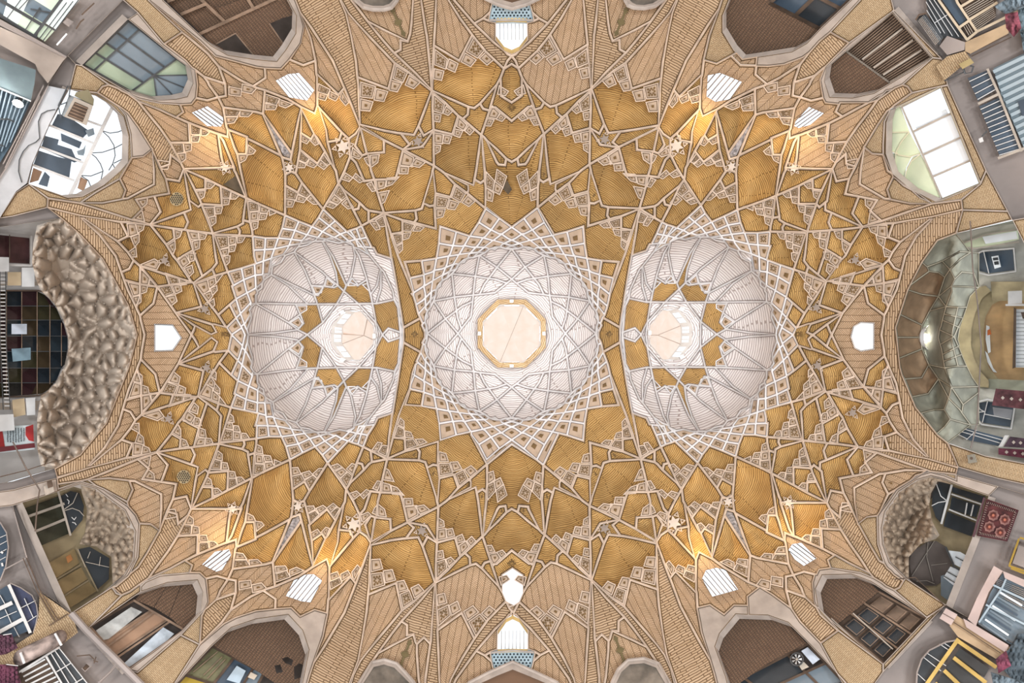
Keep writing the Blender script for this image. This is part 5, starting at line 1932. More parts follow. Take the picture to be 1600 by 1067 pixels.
lamp('niche_lamp', c0 - n0 * 0.15, 40.0, (0.92, 1.0, 0.95), 0.1)

# windows and fabrics in the deep niche
w = empty('window_24', rw(1550, 410, 2.2), label='dark arched window with white frame in the brick niche, beside the air conditioner', cat='window', kind='structure')
panel(w, 'pane', P('1519,415 1522,400 1536,394 1582,390 1585,422 1545,427 1530,423'), 2.2, G_blue(), step=40)
frame(w, 'frame', P('1517,415 1521,399 1536,392 1584,388 1587,424 1545,430 1529,426'), 2.0, 2.15, Wd_white())
bars(w, 'mullion', ['1537,393 1545,427'], 1.5, 2.16, Wd_white())
panel(w, 'inner_sign', P('1549,401 1560,399 1564,417 1554,420'), 2.12, G_white(), step=40)
panel(w, 'inner_sign_bar', P('1551,403 1559,402 1560,406 1552,407'), 2.1, G_dark(), step=40)
panel(w, 'inner_sign_bar', P('1553,409 1560,408 1561,413 1554,414'), 2.1, G_dark(), step=40)
w = empty('window_25', rw(1545, 380, 1.6), label='slanting pale window along the upper flank of the brick niche', cat='window', kind='structure')
panel(w, 'pane', P('1500,383 1525,372 1560,364 1590,360 1592,374 1560,382 1525,387 1490,384'), 1.1, plain('glass_green_lit', (0.62, 0.66, 0.46), 0.3, noise=0.25, scale=0.7), step=30)
panel(w, 'lit_pane', P('1535,370 1588,361 1590,373 1540,381'), 1.05, G_white(), step=30)
bars(w, 'frame', ['1490,385 1525,388 1592,378', '1500,382 1540,367 1590,358'], 1.8, 1.02, Wd_pale())
w = empty('window_26', rw(1545, 640, 2.2), label='arched window with white fan bars in the brick niche, behind the hung rugs', cat='window', kind='structure')
panel(w, 'pane', P('1520,640 1528,630 1543,627 1584,634 1578,667 1535,660 1524,650'), 2.2, G_blue(), step=40)
frame(w, 'frame', P('1518,640 1527,628 1543,624 1586,632 1580,670 1534,663 1522,652'), 2.6, 2.15, Wd_white())
bars(w, 'mullion', ['1543,627 1535,660', '1539,647 1579,655', '1527,632 1532,640 1538,643', '1524,648 1530,644 1538,643'], 1.4, 2.16, Wd_white())
w = empty('window_27', rw(1530, 680, 1.6), label='slanting window with white bars along the lower flank of the brick niche', cat='window', kind='structure')
panel(w, 'pane', P('1482,667 1500,666 1526,673 1570,684 1560,697 1515,688'), 1.1, G_blue(), step=40)
bars(w, 'mullion', ['1526,672 1510,687', '1490,671 1515,678 1562,692', '1500,668 1525,676 1568,688', '1483,672 1512,686'], 1.3, 1.05, Wd_white())
panel(w, 'post', P('1577,680 1567,698 1560,698 1570,680'), 1.0, Wd_white(), step=40)
for k, (q, lb) in enumerate((('1556,607 1645,615 1645,645 1550,633', 'dark red patterned rug hung over the rail in the brick niche'),
                             ('1578,682 1645,690 1645,702 1568,698', 'folded dark purple rug below the hung rug in the brick niche'),
                             ('1560,700 1645,705 1645,722 1560,710', 'lowest dark red folded rug at the edge of the brick niche'))):
    r = empty('hung_rug', rw(*centre(P(q)), 1.0), label=lb, cat='rug', group='rugs hung in the brick niche')
    panel(r, 'rug_cloth', P(q), 0.95, plain('rug_purple%d' % k, [(0.10, 0.035, 0.04), (0.07, 0.04, 0.055), (0.13, 0.03, 0.05)][k], 0.95, noise=0.45, scale=9), t=0.12, step=12)
    a, b, c, d = P(q)
    for t in (0.25, 0.5, 0.75):
        m0 = lerp(lerp(a, b, t * 0.6), lerp(d, c, t * 0.6), 0.5)
        panel(r, 'rug_motif', [(m0[0] - 3, m0[1]), (m0[0], m0[1] - 3), (m0[0] + 3, m0[1]), (m0[0], m0[1] + 3)], 0.93, plain('rug_motif', (0.45, 0.38, 0.33), 0.95), step=30)
gb = empty('cloth_bale', rw(1565, 648, 1.8), label='grey cloth bale under the hung rug in the brick niche', cat='bale')
panel(gb, 'bale', P('1551,636 1582,640 1580,654 1553,649'), 1.7, plain('grey_cloth', (0.26, 0.26, 0.27), 0.9), t=0.2, step=30)

# ------------------------------------------------------------------ small muqarnas niches either side of the short ends
sn = empty('stucco_niche', rw(150, 850, 0.5), label='small stucco niche with muqarnas between the dark paned window and the white curtains', cat='niche')
op = P('91,768 125,757 150,764 195,797 211,830 208,875 195,898 170,920 112,957 35,785')
reveal(sn, orient(op), 0.0, 0.12, Stone())
panel(sn, 'rear_wall', inset(orient(op), -4), 1.5, Inner(), step=60)
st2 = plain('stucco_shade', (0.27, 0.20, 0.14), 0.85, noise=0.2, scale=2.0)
rim2 = P('91,768 125,757 150,764 195,797 211,830 208,875 195,898 170,920')
def d_s(x, y):
    e = float(edge_dist(np.array([x]), np.array([y]), rim2 + [(112, 957), (35, 785)])[0]); return 0.9 * min(1, e / 55.0)
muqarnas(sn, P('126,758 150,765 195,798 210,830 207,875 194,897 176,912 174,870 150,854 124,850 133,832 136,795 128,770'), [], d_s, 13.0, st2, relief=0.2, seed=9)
panel(sn, 'back_wall', P('30,783 130,752 180,860 180,925 112,962'), 1.0, plain('niche_tan', (0.30, 0.23, 0.13), 0.8, noise=0.2), step=30)
w = empty('window_28', rw(85, 810, 0.9), label='dark paned window with pale bars in the small stucco niche', cat='window', kind='structure')
for q in ('36,795 92,775 95,787 42,807', '43,811 96,791 101,809 49,832', '50,836 103,813 109,833 58,855'):
    panel(w, 'pane', P(q), 0.86, plain('olive_dark_pane', (0.045, 0.045, 0.03), 0.12, noise=0.4), step=40)
panel(w, 'fan_pane', P('95,775 110,767 124,770 131,790 129,812 111,834 103,810'), 0.86, G_dark(), step=40)
bars(w, 'transom', ['38,809 100,787', '46,834 102,811', '34,793 62,858'], 4.0, 0.82, Wd_pale())
bars(w, 'mullion', ['91,768 110,836'], 3.5, 0.8, Wd_pale())
bars(w, 'tracery', ['100,798 113,794 124,798 131,806', '100,796 114,786 121,770'], 1.2, 0.82, Wd_pale())
bars(w, 'lettering', ['103,772 106,776', '105,780 108,783 107,787', '112,808 116,812 119,808', '113,816 117,817 119,820'], 1.2, 0.82, Wd_white(), 0.02)
w = empty('door_1', rw(110, 910, 0.9), label='tan boarded door with dark fan light in the small stucco niche', cat='door', kind='structure')
panel(w, 'board', P('68,884 116,857 124,880 78,910'), 0.86, plain('door_tan', (0.27, 0.19, 0.09), 0.6, noise=0.25), step=30)
panel(w, 'board', P('80,913 127,886 137,905 92,934'), 0.86, plain('door_tan', (0.27, 0.19, 0.09), 0.6, noise=0.25), step=30)
panel(w, 'board', P('94,937 138,908 152,923 106,952'), 0.86, plain('door_tan', (0.27, 0.19, 0.09), 0.6, noise=0.25), step=30)
panel(w, 'door_pane', P('103,870 110,866 114,874 106,880'), 0.83, plain('door_orange', (0.40, 0.17, 0.06), 0.5), step=30)
panel(w, 'fan_light', P('122,858 140,854 171,872 170,905 152,921 138,895'), 0.84, G_dark(), step=30)
bars(w, 'rail', ['79,911 125,883', '92,936 138,907', '119,856 153,924'], 2.5, 0.8, plain('door_rail', (0.22, 0.17, 0.10), 0.6))
bars(w, 'fan_bar', ['122,858 135,890', '141,862 137,872', '157,870 155,884', '134,878 170,886'], 1.0, 0.8, Wd_pale())

sn = empty('stucco_niche', rw(1430, 830, 0.5), label='small stucco niche with muqarnas beside the hung red medallion rug', cat='niche')
op = P('1494,757 1475,749 1455,744 1433,750 1405,768 1383,800 1378,825 1380,850 1390,878 1415,903 1478,945 1545,775')
reveal(sn, orient(op), 0.0, 0.12, Stone())
panel(sn, 'rear_wall', inset(orient(op), -4), 1.5, Inner(), step=60)
rim3 = op[:10]
def d_s2(x, y):
    e = float(edge_dist(np.array([x]), np.array([y]), rim3)[0]); return 0.9 * min(1, e / 55.0)
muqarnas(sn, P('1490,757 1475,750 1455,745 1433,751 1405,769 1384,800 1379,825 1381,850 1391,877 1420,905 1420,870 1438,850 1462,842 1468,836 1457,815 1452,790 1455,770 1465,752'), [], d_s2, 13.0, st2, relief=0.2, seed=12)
panel(sn, 'back_wall', P('1550,773 1480,745 1440,800 1430,900 1478,950'), 1.0, plain('niche_tan', (0.30, 0.23, 0.13), 0.8, noise=0.2), step=30)
w = empty('window_29', rw(1495, 790, 0.9), label='dark window with pale bars and fan light beside the red medallion rug', cat='window', kind='structure')
panel(w, 'fan_pane', P('1485,757 1468,752 1457,770 1456,790 1462,808 1470,817 1480,790'), 0.86, G_dark(), step=30)
for q in ('1487,760 1540,776 1535,786 1488,769', '1487,776 1531,790 1525,808 1484,795', '1480,799 1524,817 1518,838 1474,822'):
    panel(w, 'pane', P(q), 0.86, G_dark(), step=30)
bars(w, 'mullion', ['1487,758 1471,818'], 3.5, 0.8, Wd_white())
bars(w, 'transom', ['1487,772 1534,788', '1483,796 1525,813', '1534,788 1520,840', '1511,786 1508,804', '1521,789 1517,806'], 2.2, 0.81, Wd_white())
bars(w, 'tracery', ['1479,782 1470,775 1463,756', '1479,783 1466,785 1456,790'], 1.4, 0.81, Wd_white())
w = empty('door_2', rw(1460, 880, 0.9), label='dark pointed opening onto a bright shop interior under the dark barred window', cat='door', kind='structure')
panel(w, 'dark_hood', P('1424,862 1450,846 1463,845 1478,854 1487,880 1478,905 1462,915 1445,915 1425,905 1421,880'), 0.75, Inner(), step=30)
panel(w, 'bright_wall', P('1482,860 1500,862 1548,890 1536,905 1488,880'), 0.7, G_white(), step=30)
panel(w, 'bright_wall', P('1485,885 1520,900 1535,910 1512,932 1474,902'), 0.68, G_white(), step=30)
panel(w, 'grey_wall', P('1470,900 1475,898 1512,930 1525,935 1512,960 1470,930'), 0.72, G_grey(), step=30)
panel(w, 'dark_case', P('1495,926 1525,938 1512,962 1488,945'), 0.66, G_blue(), step=30)
panel(w, 'bright_wall', P('1538,892 1550,888 1530,926 1524,924'), 0.6, G_white(), step=30)
bars(w, 'shelf', ['1493,870 1540,894', '1480,893 1512,911', '1475,900 1508,920', '1488,884 1534,908'], 1.5, 0.6, Iron())
bars(w, 'hood_rib', ['1450,847 1448,870 1458,908', '1432,908 1448,907 1460,912', '1460,845 1425,900', '1455,883 1480,880'], 1.0, 0.7, plain('hood_rib', (0.22, 0.19, 0.16), 0.7))
bars(w, 'jamb', ['1478,855 1489,880 1490,885 1535,910'], 3.0, 0.6, Iron())
# ------------------------------------------------------------------ corner of the bright arched window and the air cooler
LitW = lambda: plain('lit_pane', (0.75, 0.80, 0.76), 0.3, noise=0.1, emit=(0.92, 0.98, 0.94, 0.55))
LitG = lambda: plain('lit_pane_green', (0.60, 0.66, 0.50), 0.3, noise=0.15, emit=(0.80, 0.92, 0.70, 0.28))
w = empty('window_30', rw(60, 25), label='lit shop window of white and green panes in dark bars, above the grey awning', cat='window', kind='structure')
a, b, c, d = (-46, -8), (56, 56), (96, -2), (-46, -90)
for i, (u0, u1) in enumerate(((0, .25), (.25, .5), (.5, .72), (.72, 1))):
    for j, (v0, v1) in enumerate(((0, .33), (.33, .66), (.66, 1))):
        panel(w, 'pane', quad(a, b, c, d, u0, u1, v0, v1), 0.06, (LitW(), LitG(), LitW(), G_grey())[(i * 3 + j * 2) % 4], t=0.02, step=60)
panel(w, 'pane', P('58,57 70,65 86,47 66,36'), 0.06, LitG(), step=40)
panel(w, 'pane', P('67,34 87,46 124,0 98,-4'), 0.06, LitW(), step=40)
bars(w, 'dark_bar', ['-46,-28 20,12 64,38', '-46,-8 0,24 57,59', '53,57 97,-2'], 5.0, 0.0, Iron(), 0.08)
bars(w, 'thin_bar', ['61,61 104,4', '67,64 114,2', '66,36 86,48 124,-2', '40,46 62,12', '30,14 52,-10', '10,30 38,-8', '48,14 80,20', '-10,-4 20,-40'], 1.6, 0.0, Iron(), 0.05)
t = empty('tube_lamp', rw(97, 62), label='short white tube lamp on the plaster beside the lit shop window', cat='lamp')
bars(t, 'tube', ['89,70 104,53'], 2.4, -0.08, plain('tube_glow', (0.9, 0.9, 0.88), 0.4, noise=0.0, emit=(1, 1, 0.95, 0.6)), 0.05)
panel(t, 'plate', P('98,35 105,28 115,34 107,42'), -0.03, Plast(), t=0.05, step=30)
bars(t, 'bracket', ['119,45 126,34 131,30', '128,23 147,5'], 2.4, -0.1, Wd_dark(), 0.06)
be = empty('wall_beam', rw(40, 60), label='stained plaster beam under the lit shop window', cat='beam')
panel(be, 'beam_face', P('-46,14 0,42 55,66 104,89 98,96 75,130 60,112 55,100 0,70 -46,50'), -0.08, plain('stained_plaster', (0.38, 0.31, 0.26), 0.85, noise=0.3, scale=1.2), t=0.1, step=30)
panel(be, 'top_edge', P('-46,2 0,30 55,60 104,88 103,91 54,66 0,40 -46,14'), -0.12, Plast(), t=0.1, step=30)
aw = empty('canvas_awning', rw(25, 120), label='grey-blue canvas awning hanging over the slatted shop front', cat='awning')
panel(aw, 'canvas', P('-46,72 3,92 56,109 54,130 48,158 0,138 -46,112'), -0.25, plain('canvas_blue', (0.11, 0.145, 0.155), 0.9, noise=0.25, scale=3), t=0.04, step=16)
bars(aw, 'hem', ['-46,112 0,138 48,158'], 2.0, -0.28, Wd_white(), 0.05)
sh = empty('slatted_shutter', rw(10, 200), label='dark blue slatted shop front lit by a bare bulb', cat='shutter')
panel(sh, 'backing', P('-46,118 0,140 48,158 18,225 -46,330'), 0.05, plain('slat_blue_dark', (0.10, 0.14, 0.17), 0.5), step=40)
for k in range(12):
    u = k / 11
    bars(sh, 'slat', [[lerp((-30, 128), (44, 157), u), lerp((-60, 300), (16, 222), u)]], 2.2, -0.02, plain('slat_blue', (0.26, 0.33, 0.38), 0.5), 0.05)
bars(sh, 'rail', ['-20,186 12,186 22,190', '-46,210 5,228'], 2.0, -0.06, Iron(), 0.05)
bl = empty('bare_bulb', rw(28, 162, -0.2), label='glowing bare bulb beside the grey-blue awning', cat='lamp')
mb = MB(); c0 = rw(28, 162, -0.25)
mb.add([c0 + Vector((0.05 * math.cos(p) * math.cos(q), 0.05 * math.sin(p) * math.cos(q), 0.05 * math.sin(q))) for q in np.linspace(-1.57, 1.57, 7) for p in np.linspace(0, 6.283, 11)[:-1]],
       [(i * 10 + k, i * 10 + (k + 1) % 10, (i + 1) * 10 + (k + 1) % 10, (i + 1) * 10 + k) for i in range(6) for k in range(10)])
mb.build('bulb', plain('bulb_glow', (1, 1, 1), 0.5, noise=0.0, emit=(1.0, 0.97, 0.9, 25.0)), bl)
mb = MB(); mb.tube([c0, rw(34, 150, 0.0)], 0.018); mb.build('holder', Iron(), bl)
lamp('bulb_light', rw(27, 163, -0.45), 9.0, (1.0, 0.97, 0.92), 0.05)
pl = empty('white_pilaster', rw(50, 190), label='white plastered pilaster strip with wires between the shutter and the bright arched window', cat='pilaster')
panel(pl, 'strip', P('75,134 104,140 76,196 50,256 42,286 25,299 -46,415 -46,348 12,259'), -0.06, plain('white_plaster_cool', (0.46, 0.455, 0.46), 0.7, noise=0.12), t=0.08, step=30)
bars(pl, 'edge', ['75,134 12,259 -46,348', '68,134 5,256', '62,150 8,262'], 1.8, -0.12, Plast(), 0.06)
cb = empty('wall_cable', rw(60, 200, -0.08), label='thin grey cable looping down the white pilaster strip', cat='cable')
mb = MB(); mb.tube([rw(x, y, -0.09) for x, y in P('86,171 74,173 65,178 60,190 61,205 62,216 56,222 45,227 36,237 30,250 29,268 34,285')], 0.006); mb.build('cable', Iron(), cb)
ac = empty('air_cooler', rw(122, 172, -0.3), label='metal air cooler box with louvred front hung at the bright arched window', cat='air cooler')
fr = [rw(x, y, -0.45) for x, y in P('116,152 145,165 135,196 100,182')]
bk = [rw(x, y, -0.05) for x, y in P('108,148 146,163 136,194 96,180')]
mb = MB(); mb.add(fr + bk, [(0, 1, 2, 3), (0, 1, 5, 4), (1, 2, 6, 5), (2, 3, 7, 6), (3, 0, 4, 7), (4, 5, 6, 7)]); mb.build('body', plain('cooler_grey', (0.34, 0.36, 0.37), 0.5), ac)
panel(ac, 'front_frame', P('116,152 145,165 135,196 100,182'), -0.47, Wd_pale(), t=0.02, holes=[P('117,159 138,168 129,191 105,181')], step=30)
panel(ac, 'front_inner', P('117,159 138,168 129,191 105,181'), -0.46, Wd_dark(), t=0.01, step=40)
for k in range(5):
    u = 0.08 + k * 0.21
    bars(ac, 'louver', [[lerp((118, 160), (106, 181), u), lerp((138, 168), (129, 190), u)]], 1.6, -0.49, Wd_mid(), 0.03)
panel(ac, 'top_cover', P('116,150 119,144 138,140 147,155 146,165'), -0.40, plain('cover_olive', (0.20, 0.17, 0.10), 0.7), t=0.2, step=30)
bars(ac, 'bracket', ['106,134 91,165 95,183', '110,134 108,150', '91,165 104,160'], 1.8, -0.2, Iron(), 0.05)

# ------------------------------------------------------------------ corner of the pale green fan window
w = empty('window_31', rw(1480, 30), label='dark slatted window in cream frame beyond the ribbed metal pipe', cat='window', kind='structure')
panel(w, 'pane', P('1446,-46 1447,4 1455,35 1475,60 1508,60 1470,0 1440,-46'), 0.05, Iron(), step=40)
panel(w, 'pane', P('1472,0 1450,-46 1475,-46 1493,0 1510,31 1500,40'), 0.05, G_blue(), step=40)
panel(w, 'pane', P('1502,42 1514,33 1523,48 1512,56'), 0.05, Wd_dark(), step=40)
panel(w, 'pane', P('1497,-4 1520,-46 1580,-46 1556,4 1556,26 1526,46 1515,30'), 0.05, Wd_dark(), step=40)
bars(w, 'slat', ['1447,3 1476,52', '1452,0 1488,56', '1458,-2 1498,57', '1448,16 1470,52', '1460,36 1482,22'], 1.2, 0.0, Wd_white(), 0.04)
bars(w, 'cream_frame', ['1438,-46 1468,2 1511,62', '1476,-46 1496,4 1526,49', '1500,42 1516,31', '1502,10 1545,-16', '1516,30 1558,4', '1511,62 1527,49 1590,18'], 4.0, -0.03, plain('cream_frame', (0.56, 0.45, 0.32), 0.6, noise=0.12), 0.08)
for k in range(6):
    bars(w, 'louver', [[(1507 + 1.6 * k, 14 + 2.8 * k), (1548 + 1.2 * k, -10 + 3.2 * k)]], 1.1, 0.0, Wd_pale(), 0.04)
    bars(w, 'louver', [[(1519 + 1.4 * k, 33 + 2.6 * k), (1552 + 0.8 * k, 12 + 2.6 * k)]], 1.1, 0.0, Wd_pale(), 0.04)
for k in range(3): bars(w, 'slat', [[(1506 + 3 * k, 41 - 2 * k), (1514 + 3 * k, 55 - 2 * k)]], 1.0, 0.0, Wd_pale(), 0.04)
pp = empty('ribbed_pipe', rw(1450, 46), label='shiny ribbed metal pipe slanting beside the dark slatted window', cat='pipe')
for k in range(6):
    off = (k - 2.5) * 2.3
    bars(pp, 'rib', [[(1439 + off * 0.72, 28 - off * 0.7), (1466 + off * 0.72, 66 - off * 0.7)]], 1.6, -0.15 - 0.02 * (2.5 - abs(k - 2.5)), plain('steel', (0.52, 0.52, 0.52), 0.25, 0.8, noise=0.1), 0.06)
panel(pp, 'shell', P('1432,32 1436,25 1446,22 1474,58 1468,70 1460,66'), -0.10, Iron(), t=0.1, step=30)
bars(pp, 'cap', ['1431,31 1436,23 1446,21'], 2.5, -0.2, Wd_dark(), 0.1)
cl = empty('plaster_ledge', rw(1490, 70), label='pale splayed plaster ledge below the dark slatted window', cat='ledge')
panel(cl, 'ledge_face', P('1480,56 1508,66 1507,78 1480,86 1468,72'), -0.1, Plast(), t=0.1, step=30)
panel(cl, 'beam_face', P('1508,66 1575,36 1576,52 1516,84 1508,80'), -0.06, plain('beam_tan', (0.47, 0.33, 0.20), 0.75, noise=0.2), t=0.1, step=30)
bars(cl, 'groove', ['1514,84 1576,54', '1518,88 1580,58'], 1.6, -0.04, Wd_dark(), 0.03)
panel(cl, 'pier_cap', P('1462,104 1480,88 1508,80 1520,96 1500,106 1475,126'), -0.1, WallBrick(), t=0.1, step=30)
bx = empty('junction_box', rw(1510, 97), label='ochre junction box with cables on the pier below the splayed ledge', cat='box')
panel(bx, 'body', P('1498,100 1516,91 1522,98 1504,108'), -0.32, plain('box_ochre', (0.34, 0.26, 0.12), 0.6), t=0.15, step=30)
mb = MB(); mb.tube([rw(x, y, -0.12) for x, y in P('1505,107 1508,115 1518,113 1521,104 1516,103')], 0.01); mb.build('cable', Iron(), bx)
mb = MB(); mb.tube([rw(x, y, -0.12) for x, y in P('1476,126 1490,120 1505,113')], 0.01); mb.build('cable', Iron(), bx)
w = empty('window_32', rw(1555, 180), label='dark window behind white horizontal bars beside the grey roller shutter', cat='window', kind='structure')
panel(w, 'pane', P('1512,122 1542,110 1556,140 1528,158'), 0.04, G_blue(), step=40)
panel(w, 'pane', P('1530,166 1562,152 1594,234 1562,244'), 0.04, G_blue(), step=40)
bars(w, 'bar', [[lerp((1513, 124), (1529, 158), u), lerp((1543, 110), (1557, 142), u)] for u in (0.1, 0.38, 0.66, 0.92)], 1.3, -0.02, Wd_white(), 0.04)
bars(w, 'bar', [[lerp((1531, 168), (1562, 244), u), lerp((1563, 153), (1594, 234), u)] for u in np.linspace(0.04, 0.98, 11)], 1.3, -0.02, Wd_white(), 0.04)
bars(w, 'frame', ['1543,108 1560,145 1596,236', '1529,162 1560,147', '1560,247 1600,232'], 4.0, -0.05, Wd_pale(), 0.08)
sh = empty('roller_shutter', rw(1590, 140), label='grey-blue roller shutter beside the dark barred window', cat='shutter')
panel(sh, 'backing', P('1552,107 1648,60 1648,225 1600,232 1564,148'), 0.05, plain('shutter_back', (0.16, 0.20, 0.22), 0.6), step=60)
for k in range(13):
    u = k / 12
    bars(sh, 'slat', [[lerp((1553, 112), (1600, 228), u), lerp((1648, 66), (1648, 205), u)]], 5.5, 0.0, plain('shutter_slat', (0.36, 0.42, 0.45), 0.45, noise=0.1), 0.05)
panel(sh, 'dark_gap', P('1590,158 1648,140 1648,175 1597,181'), -0.02, G_blue(), step=60)
cm = empty('security_camera', rw(1533, 218), label='tiny white box camera on the pink plaster beside the barred window', cat='camera')
panel(cm, 'body', P('1529,217 1535,214 1537,221 1531,223'), -0.2, Wd_white(), t=0.2, step=30)
bars(cm, 'mount', ['1534,213 1542,205'], 2.2, -0.1, Iron(), 0.05)
hc = []
rnd = random.Random(5)
for k, (q, c, lb) in enumerate((('1553,10 1570,0 1580,-20 1620,-30 1600,12 1570,22', (0.15, 0.18, 0.20), 'grey-blue bunched cloth hanging in the upper corner'),
                                ('1570,22 1590,18 1596,44 1584,58 1572,44', (0.18, 0.045, 0.06), 'red and pink cloth bundle hanging below the grey-blue cloth'),
                                ('1590,12 1648,-10 1648,60 1600,86 1594,50', (0.13, 0.17, 0.19), 'dark spotted cloth hanging at the upper corner edge'))):
    o = empty('hanging_cloth', rw(*centre(P(q)), -0.3), label=lb, cat='cloth', group='cloths hanging in the upper corner')
    pp2 = orient(P(q)); vs, tris = mesh2d(pp2, 4.0)
    mb = MB(); mb.add([rw(x, y, (-0.32, -0.60, -0.06)[k] + 0.08 * math.sin(x * 0.9 + k) * math.cos(y * 0.7)) for x, y in vs], tris)
    mb.build('cloth', plain('cloth_%d' % k, c, 0.95, noise=0.6, scale=7), o, smooth=True)
    bars(o, 'hanging_cord', [[pp2[0], lerp(pp2[0], pp2[1], 0.5)]], 1.0, -0.35, Iron(), 0.03)

# ------------------------------------------------------------------ corner of the medallion rug and the yellow window
rg = empty('medallion_rug', rw(1558, 812, -0.1), label='dark red rug with four pale medallions and striped border hung on the wall', cat='rug')
a, b, c, d = (1541, 779), (1592, 797), (1574, 846), (1526, 837)
panel(rg, 'field', [a, b, c, d], -0.06, plain('rug_red', (0.085, 0.022, 0.022), 0.95, noise=0.4, scale=10), t=0.05, step=16)
frame(rg, 'border', quad(a, b, c, d, .05, .95, .05, .95), 2.6, -0.08, plain('rug_border', (0.07, 0.02, 0.025), 0.95, noise=0.4, scale=12), 0.03)
for (e0, e1, n) in ((quad(a, b, c, d, .07, .93, .08, .92)[0:2], None, 16), (quad(a, b, c, d, .07, .93, .08, .92)[1:3], None, 14), (quad(a, b, c, d, .07, .93, .08, .92)[2:4], None, 16), ((quad(a, b, c, d, .07, .93, .08, .92)[3], quad(a, b, c, d, .07, .93, .08, .92)[0]), None, 14)):
    pa, pb = e0
    mb = MB()
    for k in range(n):
        m0 = lerp(pa, pb, (k + 0.5) / n); l = math.hypot(pb[0] - pa[0], pb[1] - pa[1]); nx, ny = -(pb[1] - pa[1]) / l * 1.6, (pb[0] - pa[0]) / l * 1.6
        strip(mb, [(m0[0] - nx, m0[1] - ny), (m0[0] + nx, m0[1] + ny)], 0.9, -0.095, 0.02)
    mb.build('border_stripes', plain('rug_pale', (0.27, 0.19, 0.16), 0.95), rg)
for m0 in ((1552, 805), (1570, 812), (1546, 823), (1563, 832)):
    oc = [(m0[0] + 8.5 * math.cos(t) * (1 + 0.08 * math.cos(8 * t)), m0[1] + 8.5 * math.sin(t) * (1 + 0.08 * math.cos(8 * t))) for t in np.linspace(0, 2 * math.pi, 17)[:-1]]
    med = panel(rg, 'medallion', oc, -0.085, plain('rug_pink', (0.24, 0.115, 0.10), 0.95, noise=0.3, scale=10), t=0.02, step=30)
    panel(med, 'medallion_heart', [(m0[0] + (x - m0[0]) * 0.62, m0[1] + (y - m0[1]) * 0.62) for x, y in oc], -0.10, plain('rug_heart', (0.11, 0.028, 0.022), 0.95, noise=0.4, scale=10), t=0.015, step=30)
    panel(med, 'medallion_flower', [(m0[0] + (x - m0[0]) * 0.25, m0[1] + (y - m0[1]) * 0.25) for x, y in oc], -0.11, plain('rug_flower', (0.40, 0.13, 0.08), 0.95), t=0.012, step=30)
bars(rg, 'rug_pole', ['1538,778 1521,838'], 3.5, -0.02, plain('pole_purple', (0.09, 0.04, 0.05), 0.7), 0.06)
fr = empty('gilt_frame', rw(1592, 860), label='gilt picture frame round a pale panel beside the medallion rug', cat='frame')
panel(fr, 'picture', P('1592,852 1648,870 1648,905 1582,880'), -0.02, Plast(), step=40)
bars(fr, 'gilt_bar', ['1594,840 1648,858', '1592,842 1577,884', '1577,884 1648,908', '1580,888 1648,914'], 3.0, -0.08, plain('gilt', (0.45, 0.30, 0.06), 0.35, 0.4), 0.08)
pr = empty('pink_pier', rw(1540, 930), label='pink plaster pier between the bright shop opening and the grey louvred window', cat='pier')
panel(pr, 'pier_face', P('1553,884 1567,892 1545,925 1533,955 1525,978 1512,967 1526,935'), -0.12, plain('pink_plaster', (0.50, 0.38, 0.34), 0.8, noise=0.1), t=0.15, step=20)
panel(pr, 'ledge', P('1567,892 1648,925 1648,940 1570,903'), -0.10, plain('pink_plaster', (0.50, 0.38, 0.34), 0.8, noise=0.1), t=0.12, step=30)
w = empty('window_33', rw(1575, 960), label='grey arched window of slanting glass louvres beside the pink pier', cat='window', kind='structure')
panel(w, 'pane', P('1566,896 1648,935 1648,1035 1575,1005 1528,975 1536,955 1548,925'), 0.05, G_grey(), step=40)
for k in range(10):
    bars(w, 'louver', [[(1556 + 2 * k * 0.2, 904 + 5.2 * k * 0.55), (1640, 938 + 6.0 * k * 0.62)]], 1.4, 0.0, plain('steel', (0.52, 0.52, 0.52), 0.25, 0.8, noise=0.1), 0.04)
for k in range(9):
    u = k / 8
    bars(w, 'glass_slat', [[lerp((1566, 918), (1536, 975), u), lerp((1600, 938), (1572, 1000), u)]], 3.0, -0.02, (G_blue(), G_white(), G_grey())[k % 3], 0.03)
bars(w, 'mullion', ['1574,900 1566,918 1530,972', '1552,914 1640,955', '1541,945 1620,985'], 3.0, -0.05, plain('steel_blue', (0.40, 0.47, 0.51), 0.4), 0.06)
bm = empty('tan_beam', rw(1540, 1005), label='tan plaster beam with a dark cable running under the louvred window', cat='beam')
panel(bm, 'beam_face', P('1478,950 1500,965 1560,1000 1590,1018 1575,1040 1497,995 1484,978'), -0.06, plain('beam_tan', (0.47, 0.33, 0.20), 0.75, noise=0.2), t=0.08, step=30)
panel(bm, 'upper_face', P('1505,966 1526,978 1576,1008 1572,1020 1510,980'), -0.12, plain('pink_plaster', (0.50, 0.38, 0.34), 0.8, noise=0.1), t=0.1, step=30)
bars(bm, 'cable', ['1490,972 1510,985 1563,1020'], 1.4, -0.15, Wd_dark(), 0.03)
bx = empty('pink_box', rw(1481, 963), label='pink wall box below the bright shop opening', cat='box')
panel(bx, 'body', P('1478,950 1496,960 1486,977 1468,966'), -0.3, plain('pink_plaster', (0.50, 0.38, 0.34), 0.8, noise=0.1), t=0.3, step=30)
bars(bx, 'lid_line', ['1473,958 1491,968'], 0.8, -0.32, Wd_dark(), 0.02)
w = empty('window_34', rw(1480, 1040), label='arched window with thick yellow frame below the tan beam', cat='window', kind='structure')
ye = plain('yellow_paint', (0.62, 0.42, 0.13), 0.55, noise=0.12)
panel(w, 'fan_pane', P('1496,1000 1478,1003 1452,1016 1440,1030 1433,1050 1430,1112 1428,1112 1450,1067'), 0.05, Iron(), step=40)
